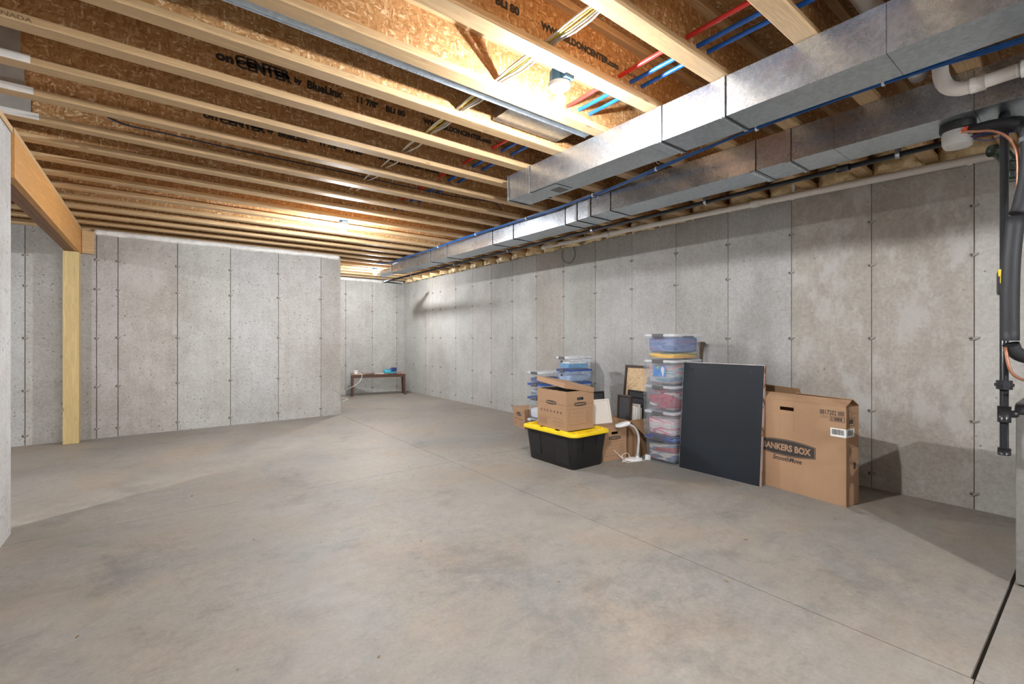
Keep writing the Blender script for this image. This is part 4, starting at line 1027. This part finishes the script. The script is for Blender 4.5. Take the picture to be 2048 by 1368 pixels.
# packet in bin four
pk = thing('gift_packet', 'blue packet with white tag inside the bin below the top one', 'packet', (3.966, 2.74, .86))
pk.rotation_euler = (0, math.radians(-4), 0)
bm = bmesh.new(); bx(bm, 0, .006, -.065, .075, 0, .105); finish(bm, 'blue_card', plain('bright_blue_card', (.02, .22, .62), .4), pk)
bm = bmesh.new(); flat(bm, [(-.018, .06), (-.018, .078), (-.008, .092), (.008, .092), (.018, .078), (.018, .06), (.004, .0), (-.002, .0)], (-.001, -.035, .005), (0, -1, 0), (0, 0, 1), .002); finish(bm, 'white_tag', M_WHITE, pk)
bm = bmesh.new(); flat(bm, [(.016*math.cos(a*.785), .016*math.sin(a*.785)) for a in range(8)], (-.001, .018, .09), (0, -1, 0), (0, 0, 1), .002); finish(bm, 'green_dot', plain('green_card', (.15, .5, .12), .5), pk)
# wrinkled film wrap round the lower four bins
bm = bmesh.new(); R = []
for k in range(40):
    z = .235+(1.00-.235)*k/39; ring = []
    base_ = rrect(TX1-TX0+.006, TY1-TY0+.006, .05, z, 10, (TX0+TX1)/2, (TY0+TY1)/2)
    for i, p in enumerate(base_):
        c = Vector(((TX0+TX1)/2, (TY0+TY1)/2, z)); d = (Vector(p)-c).normalized()
        ring.append(Vector(p)+d*(.002+.007*noise.noise((p[0]*14, p[1]*14, z*26))+.003))
    R.append(ring)
loft(bm, R, False, False); fw = finish(bm, 'film_wrap', M_FILM, None, smooth=True)
tag(fw, 'wrinkled clear plastic film wrapped around the tall tower of bins', 'plastic wrap')

# left stacks behind the cardboard box
random.seed(11)
lz = [(0, .178, 'clear'), (.18, .470, 'blue'), (.472, .648, 'blue'), (.65, .805, 'clear')]
ll = ['clear lidded bin at floor level behind the cardboard box, left stack', 'blue lidded bin second from the floor in the left stack', 'bin with dark blue lid under the top bin of the left stack', 'empty looking clear bin on top of the left stack']
for i, (a, bq, c) in enumerate(lz):
    bt, inf = bin_(ll[i], 3.90, 4.40, 4.42, 4.76, a+.001, bq-.001, c, group='bins stacked behind the cardboard box')
    bt.rotation_euler = (0, 0, 0)
    if i == 3: lumps('crumpled dark blue cloth in the top bin of the left stack', inf, [(.05, .07, .16), (.08, .10, .22)], .50, seed=31)
    if i == 1: lumps('white paper rolls in the second bin of the left stack', inf, [(.6, .6, .6), (.7, .7, .68)], .5, seed=32, name='papers', cat='papers')
    if i == 2: lumps('dark cords in the bin under the top of the left stack', inf, [(.20, .21, .24), (.42, .42, .44)], .6, seed=33, name='cords', cat='cords')
rz_ = [(0, .26, 'clear'), (.262, .52, 'blue'), (.522, .704, 'blue'), (.706, .862, 'blue'), (.864, 1.018, 'clear')]
rl_ = ['clear bin on the floor under the stack of small bins', 'blue lidded bin hidden low in the stack of small bins', 'blue lidded bin in the middle of the stack of small bins', 'small blue lidded bin with an oval label, under the topmost small bin', 'small clear bin with papers on top of the stack of small bins']
for i, (a, bq, c) in enumerate(rz_):
    bt, inf = bin_(rl_[i], 3.915, 4.32, 3.94, 4.215, a+.001, bq-.001, c, body=M_BLUECLEAR if i == 3 else None, group='small bins stacked by the wall')
    bt.rotation_euler = (0, 0, math.radians(-3))
    if i == 3:
        lumps('pale blue papers in the blue lidded small bin', inf, [(.45, .52, .60), (.55, .60, .66)], .6, seed=34, name='papers', cat='papers')
        bm = bmesh.new(); flat(bm, [(.020*math.cos(2*PI*k/18), .013*math.sin(2*PI*k/18)) for k in range(18)], (-.203, .0, .085), (0, -1, 0), (0, 0, 1), .003); o = finish(bm, 'oval_label', M_INK, bt)
    if i == 4:
        q = thing('notebook', 'blue and white notebooks lying in the topmost small bin', 'notebook', (4.10, 4.06, a+.016), math.radians(-8))
        box('blue_cover', -.15, .14, -.09, .09, 0, .05, plain('light_blue_cover', (.10, .32, .55), .5), q, .002); box('white_pages', -.14, .12, -.085, .08, .051, .075, M_WHITE, q, .002)
        bm = bmesh.new(); flat(bm, rect_pts(-.018, -.012, .018, .014), (-.203, .0, .09), (0, -1, 0), (0, 0, 1), .003); finish(bm, 'clip_label', M_INK, bt)
    if i == 2: lumps('white papers in the middle small bin', inf, [(.5, .5, .52), (.6, .6, .62)], .6, seed=35, name='papers', cat='papers')
for i, (a, bq) in enumerate(((0, .33), (.332, .655), (.657, .955))):
    bt, inf = bin_(['large pale bin on the floor behind the small bins', 'large pale bin behind the small bins, second up', 'large pale bin behind the small bins, at the top'][i], 4.345, 4.62, 4.235, 4.405, a+.001, bq-.001, 'clear', body=clear_plastic('pale_bin_'+str(i), (.80, .82, .80), .5) if i == 0 else bpy.data.materials['pale_bin_0'], latch=False, group='large pale bins against the wall')
    bt.rotation_euler = (0, 0, 0)

# ------------------------------------------------------------ frames, canvases, open box
def frame(label, w, h, t, fw, fmat, pmat, loc, rz, lean, group=None, name='picture_frame', cat='picture frame'):
    """local: x width, z height, faces -y, leans back (+y)"""
    o = thing(name, label, cat, loc, math.radians(rz), group); o.rotation_euler = (math.radians(-lean), 0, math.radians(rz))
    bm = bmesh.new(); bx(bm, -w/2, w/2, 0, t, 0, fw); bx(bm, -w/2, w/2, 0, t, h-fw, h); bx(bm, -w/2, -w/2+fw, 0, t, fw, h-fw); bx(bm, w/2-fw, w/2, 0, t, fw, h-fw)
    finish(bm, 'moulding', fmat, o, bevel=.002)
    box('panel', -w/2+fw, w/2-fw, t*.35, t*.7, fw, h-fw, pmat, o)
    return o
M_BRN = plain('dark_brown_frame', (.045, .025, .017), .4); M_CREAM = plain('cream_canvas', (.70, .65, .58), .8, nscale=80, var=.02)
m, nt, b = new_mat('tan_print'); n_ = noise_n(nt, coords(nt, (1, .3, 1), 'obj'), 4, 5, .6, 2.5)
r_ = ramp(nt, n_, 0, [(.35, (.66, .46, .26)), (.5, (.70, .51, .30)), (.53, (.50, .31, .15)), (.57, (.68, .49, .28))]); L(nt, r_, 0, b, 'Base Color'); M_TAN = m
bf = frame('large brown framed picture with tan print leaning on the wall', .62, .915, .03, .03, M_BRN, M_TAN, (4.505, 3.37, .003), -90, 6.5)
M_BLK = plain('black_frame_paint', (.015, .015, .016), .35)
# canvases on the second file box
frame('white stretched canvas with a pale back on top of the closed file box', .24, .255, .022, .020, M_CREAM, M_CREAM, (3.70, 3.24, .350), -12, 14, name='canvas', cat='canvas')
frame('narrow white canvas just behind the front white canvas', .23, .235, .018, .018, M_WHITE, M_CREAM, (3.735, 3.285, .350), -12, 14, name='canvas', cat='canvas')
frame('black picture frame standing behind the closed file box', .26, .635, .03, .02, M_BLK, plain('dark_print', (.05, .05, .055), .2), (3.93, 3.53, .003), -12, 4)
# open cardboard box with frames
ob = local_thing('open_box', 'open cardboard box full of frames beside the white desk lamp', 'cardboard box', 4.10, 3.20, 0, -8)
card_box(ob, .32, .36, .385, hole=False, mat=M_CARDIN)
flap(ob, [(-.18, -.16, .385), (.18, -.16, .385), (.20, -.24, .17), (-.02, -.27, .20)], M_CARDIN)
flap(ob, [(.18, -.16, .385), (.18, .16, .385), (.25, .14, .26), (.25, -.14, .26)], M_CARDIN)
M_SIL = plain('silver_edge', (.55, .55, .55), .3, .6)
specs = [('brown wooden frame at the left of the open box', .20, .62, .03, M_BRN, MATS['dark_print'], -.145, 6), ('thin cream framed picture in the open box', .26, .52, .02, M_CREAM, M_CREAM, -.105, 5), ('white canvas standing in the open box', .26, .50, .022, M_WHITE, M_CREAM, -.070, 5), ('beige canvas in the middle of the open box', .27, .53, .024, M_CREAM, M_CREAM, -.030, 4), ('pale wooden panel in the open box', .26, .49, .02, plain('pale_wood', (.50, .40, .28), .6), M_CREAM, .010, 4), ('black frame with silver edge in the open box', .28, .60, .02, M_BLK, MATS['dark_print'], .05, 5), ('tall black frame at the right of the open box', .28, .66, .022, M_BLK, MATS['dark_print'], .09, 6), ('black frame nearest the tall tower in the open box', .28, .58, .022, M_BLK, M_BLK, .13, 6)]
for i, (lab, w_, h_, t_, fm, pm, dx, lean) in enumerate(specs):
    a = math.radians(-8); dx = dx*.80-.012; cx_ = 4.10+dx*math.cos(a)-0*math.sin(a); cy_ = 3.20+dx*math.sin(a)
    # frames stand side by side along x, planes turned towards the camera's left
    frame(lab, w_, h_, t_, .016, fm, pm, (cx_, cy_-.0, .006), -98+0, 2.6, group='frames in the open box')
af = thing('magazine_file', 'grey document case with a brass catch behind the frames', 'case', (4.40, 3.10, .003), math.radians(-92)); af.rotation_euler = (math.radians(-3), 0, math.radians(-95))
bm = bmesh.new()
prof = [(-.17, 0), (.17, 0), (.17, .76), (.12, .80), (-.06, .84), (-.13, .80), (-.17, .68)]
R = [[(x, yy, z) for x, z in prof] for yy in (0, .07)]
loft(bm, R); bmesh.ops.recalc_face_normals(bm, faces=bm.faces); finish(bm, 'case_body', plain('grey_case', (.16, .155, .145), .6), af, bevel=.004)
box('catch', -.04, .04, -.008, 0, .715, .745, M_SIL, af); box('catch_plate', .01, .04, -.011, -.008, .72, .742, plain('brass', (.6, .45, .15), .3, .8), af)
pd = thing('paddle', 'brown wooden paddle handle leaning on the wall behind the tall tower', 'paddle', (4.62, 2.70, .002)); pd.rotation_euler = (0, math.radians(1.5), 0)
bm = bmesh.new(); pr_ = [(.010, 0), (.010, .80), (.011, 1.00), (.016, 1.07), (.022, 1.13), (.040, 1.165), (.046, 1.185), (.036, 1.20), (-.036, 1.20), (-.046, 1.185), (-.040, 1.165), (-.022, 1.13), (-.016, 1.07), (-.011, 1.0), (-.010, .8), (-.010, 0)]
loft(bm, [[(xx, y, z) for y, z in pr_] for xx in (0, .018)]); bmesh.ops.recalc_face_normals(bm, faces=bm.faces); finish(bm, 'handle', plain('brown_wood', (.13, .085, .055), .6), pd, bevel=.003)

# ------------------------------------------------------------ white desk lamp
dl = thing('desk_lamp', 'white curved desk lamp standing on the floor before the boxes', 'lamp', (3.865, 2.985, 0), math.radians(-25))
bm = bmesh.new(); loft(bm, [[(x*.095, y*.062, z) for x, y, z in [(math.cos(2*PI*k/28)*s, math.sin(2*PI*k/28)*s, 0) for k in range(28)]] for z, s in ((0, 1),)]+[[(.095*s*math.cos(2*PI*k/28), .062*s*math.sin(2*PI*k/28), z) for k in range(28)] for z, s in ((.008, 1), (.016, .93), (.020, .6), (.022, .2))]); auto(finish(bm, 'base', M_WHITE, dl), 50)
pipe('stem', [(.045, 0, .018), (.052, 0, .10), (.060, 0, .20), (.045, 0, .28), (.005, 0, .335), (-.045, 0, .362)], [.012]*31, plain('grey_white_gooseneck', (.55, .55, .56), .4), dl, 16, 6)
pipe('stem_socket', [(.045, 0, .018), (.046, 0, .045)], .018, M_WHITE, dl, 16)
bm = bmesh.new(); loft(bm, [[(-.115+.085*s*math.cos(2*PI*k/24), .042*s*math.sin(2*PI*k/24), z+.012*math.cos(2*PI*k/24)) for k in range(24)] for z, s in ((.346, .55), (.350, .93), (.362, 1), (.376, .95), (.386, .6))]); auto(finish(bm, 'lamp_head', M_WHITE, dl), 50)
cd = pipe('power_cord', [(3.85, 3.03, .004), (3.78, 3.08, .03), (3.72, 3.12, .11), (3.70, 3.10, .10), (3.74, 3.02, .02), (3.70, 2.99, .005), (3.76, 2.95, .03), (3.79, 3.00, .075), (3.74, 3.03, .05), (3.72, 2.96, .004), (3.78, 2.93, .004), (3.86, 2.90, .004), (3.98, 2.90, .004)], .0028, plain('cream_cord', (.75, .70, .62), .5), None, 8, 6)
cd.parent = dl; cd.matrix_parent_inverse = dl.matrix_basis.inverted()
pl = thing('power_adapter', 'small white power adapter on the floor beside the tower', 'adapter', (3.985, 2.895, .001), .5)
bm = bmesh.new(); bx(bm, -.02, .02, -.028, .028, 0, .05); finish(bm, 'adapter_body', M_WHITE, pl, bevel=.006)

# ------------------------------------------------------------ bench in the far corner
bn = thing('bench', 'dark brown wooden bench with patchwork top in the far corner', 'bench', (3.86, 9.80, 0), math.radians(-16))
M_DW = plain('dark_walnut', (.085, .035, .022), .35); BL, BD, BH = 1.14, .33, .475
cols = [(.26, .14, .09), (.13, .06, .04), (.34, .22, .16), (.09, .04, .03), (.22, .12, .08)]
n = 12
for i in range(n):
    for j in range(3):
        c = cols[(i*2+j*3) % 5]
        box('top_plank', -BL/2+i*BL/n+.0008, -BL/2+(i+1)*BL/n-.0008, -BD/2+j*BD/3+.0008, -BD/2+(j+1)*BD/3-.0008, BH-.02, BH+.001*((i+j) % 2), plain('bench_tile_%d' % ((i*2+j*3) % 5), c, .35), bn)
for sx in (-1, 1):
    for sy in (-1, 1):
        bm = bmesh.new(); x = sx*(BL/2-.035); y = sy*(BD/2-.03)
        loft(bm, [rrect(.034, .034, .003, 0, 2, x+sx*.012, y), rrect(.052, .048, .003, BH-.022, 2, x, y)]); finish(bm, 'leg', M_DW, bn)
for sy in (-1, 1): box('apron', -BL/2+.06, BL/2-.06, sy*(BD/2-.03)-.012, sy*(BD/2-.03)+.012, BH-.085, BH-.021, M_DW, bn, .002)
for sx in (-1, 1): box('apron', sx*(BL/2-.035)-.012, sx*(BL/2-.035)+.012, -BD/2+.055, BD/2-.055, BH-.085, BH-.021, M_DW, bn, .002)
jr = thing('cable_spool', 'small white cylinder standing on the left end of the bench', 'spool', (3.40, 9.90, BH+.002))
bm = bmesh.new(); tube(bm, [(0, 0, 0), (0, 0, .012), (0, 0, .012), (0, 0, .055), (0, 0, .055), (0, 0, .068)], [.045, .045, .038, .038, .048, .048], 20); auto(finish(bm, 'spool_body', M_WHITE, jr))
ck = pipe('white_cord', [(3.44, 9.87, .50), (3.47, 9.72, .46), (3.43, 9.68, .36), (3.35, 9.70, .27), (3.22, 9.80, .18), (3.10, 9.98, .10), (3.0, 10.12, .03), (2.95, 10.0, .004), (3.05, 9.75, .004), (3.12, 9.55, .004), (3.0, 9.35, .004), (2.9, 9.2, .004)], .0055, MATS['cream_cord'], None, 8, 5)
tag(ck, 'white cord hanging from the bench and trailing over the floor', 'cord')
pkt = thing('wipes_pack', 'teal and navy soft packet lying on the bench', 'packet', (4.07, 9.70, BH+.002), math.radians(-10))
bm = bmesh.new(); loft(bm, [rrect(.26, .14, .03, 0, 3), rrect(.27, .15, .03, .02, 3), rrect(.25, .13, .04, .065, 3, .01), rrect(.18, .09, .03, .085, 3, .03)]); auto(finish(bm, 'teal_pack', plain('teal_film', (.03, .33, .45), .25, nscale=9, var=.5), pkt), 60)
bm = bmesh.new(); loft(bm, [rrect(.14, .152, .02, .03, 3, .07), rrect(.15, .14, .03, .08, 3, .08), rrect(.10, .08, .02, .115, 3, .11)]); auto(finish(bm, 'navy_flap', plain('navy_film', (.02, .03, .13), .25), pkt), 60)
ppr = box('paper_sheet', -.10, .10, -.06, .06, 0, .004, M_WHITE); ppr.location = (3.86, 9.74, BH+.002); ppr.rotation_euler = (0, 0, -.3)
tag(ppr, 'white paper sheet lying on the bench beside the packet', 'paper')
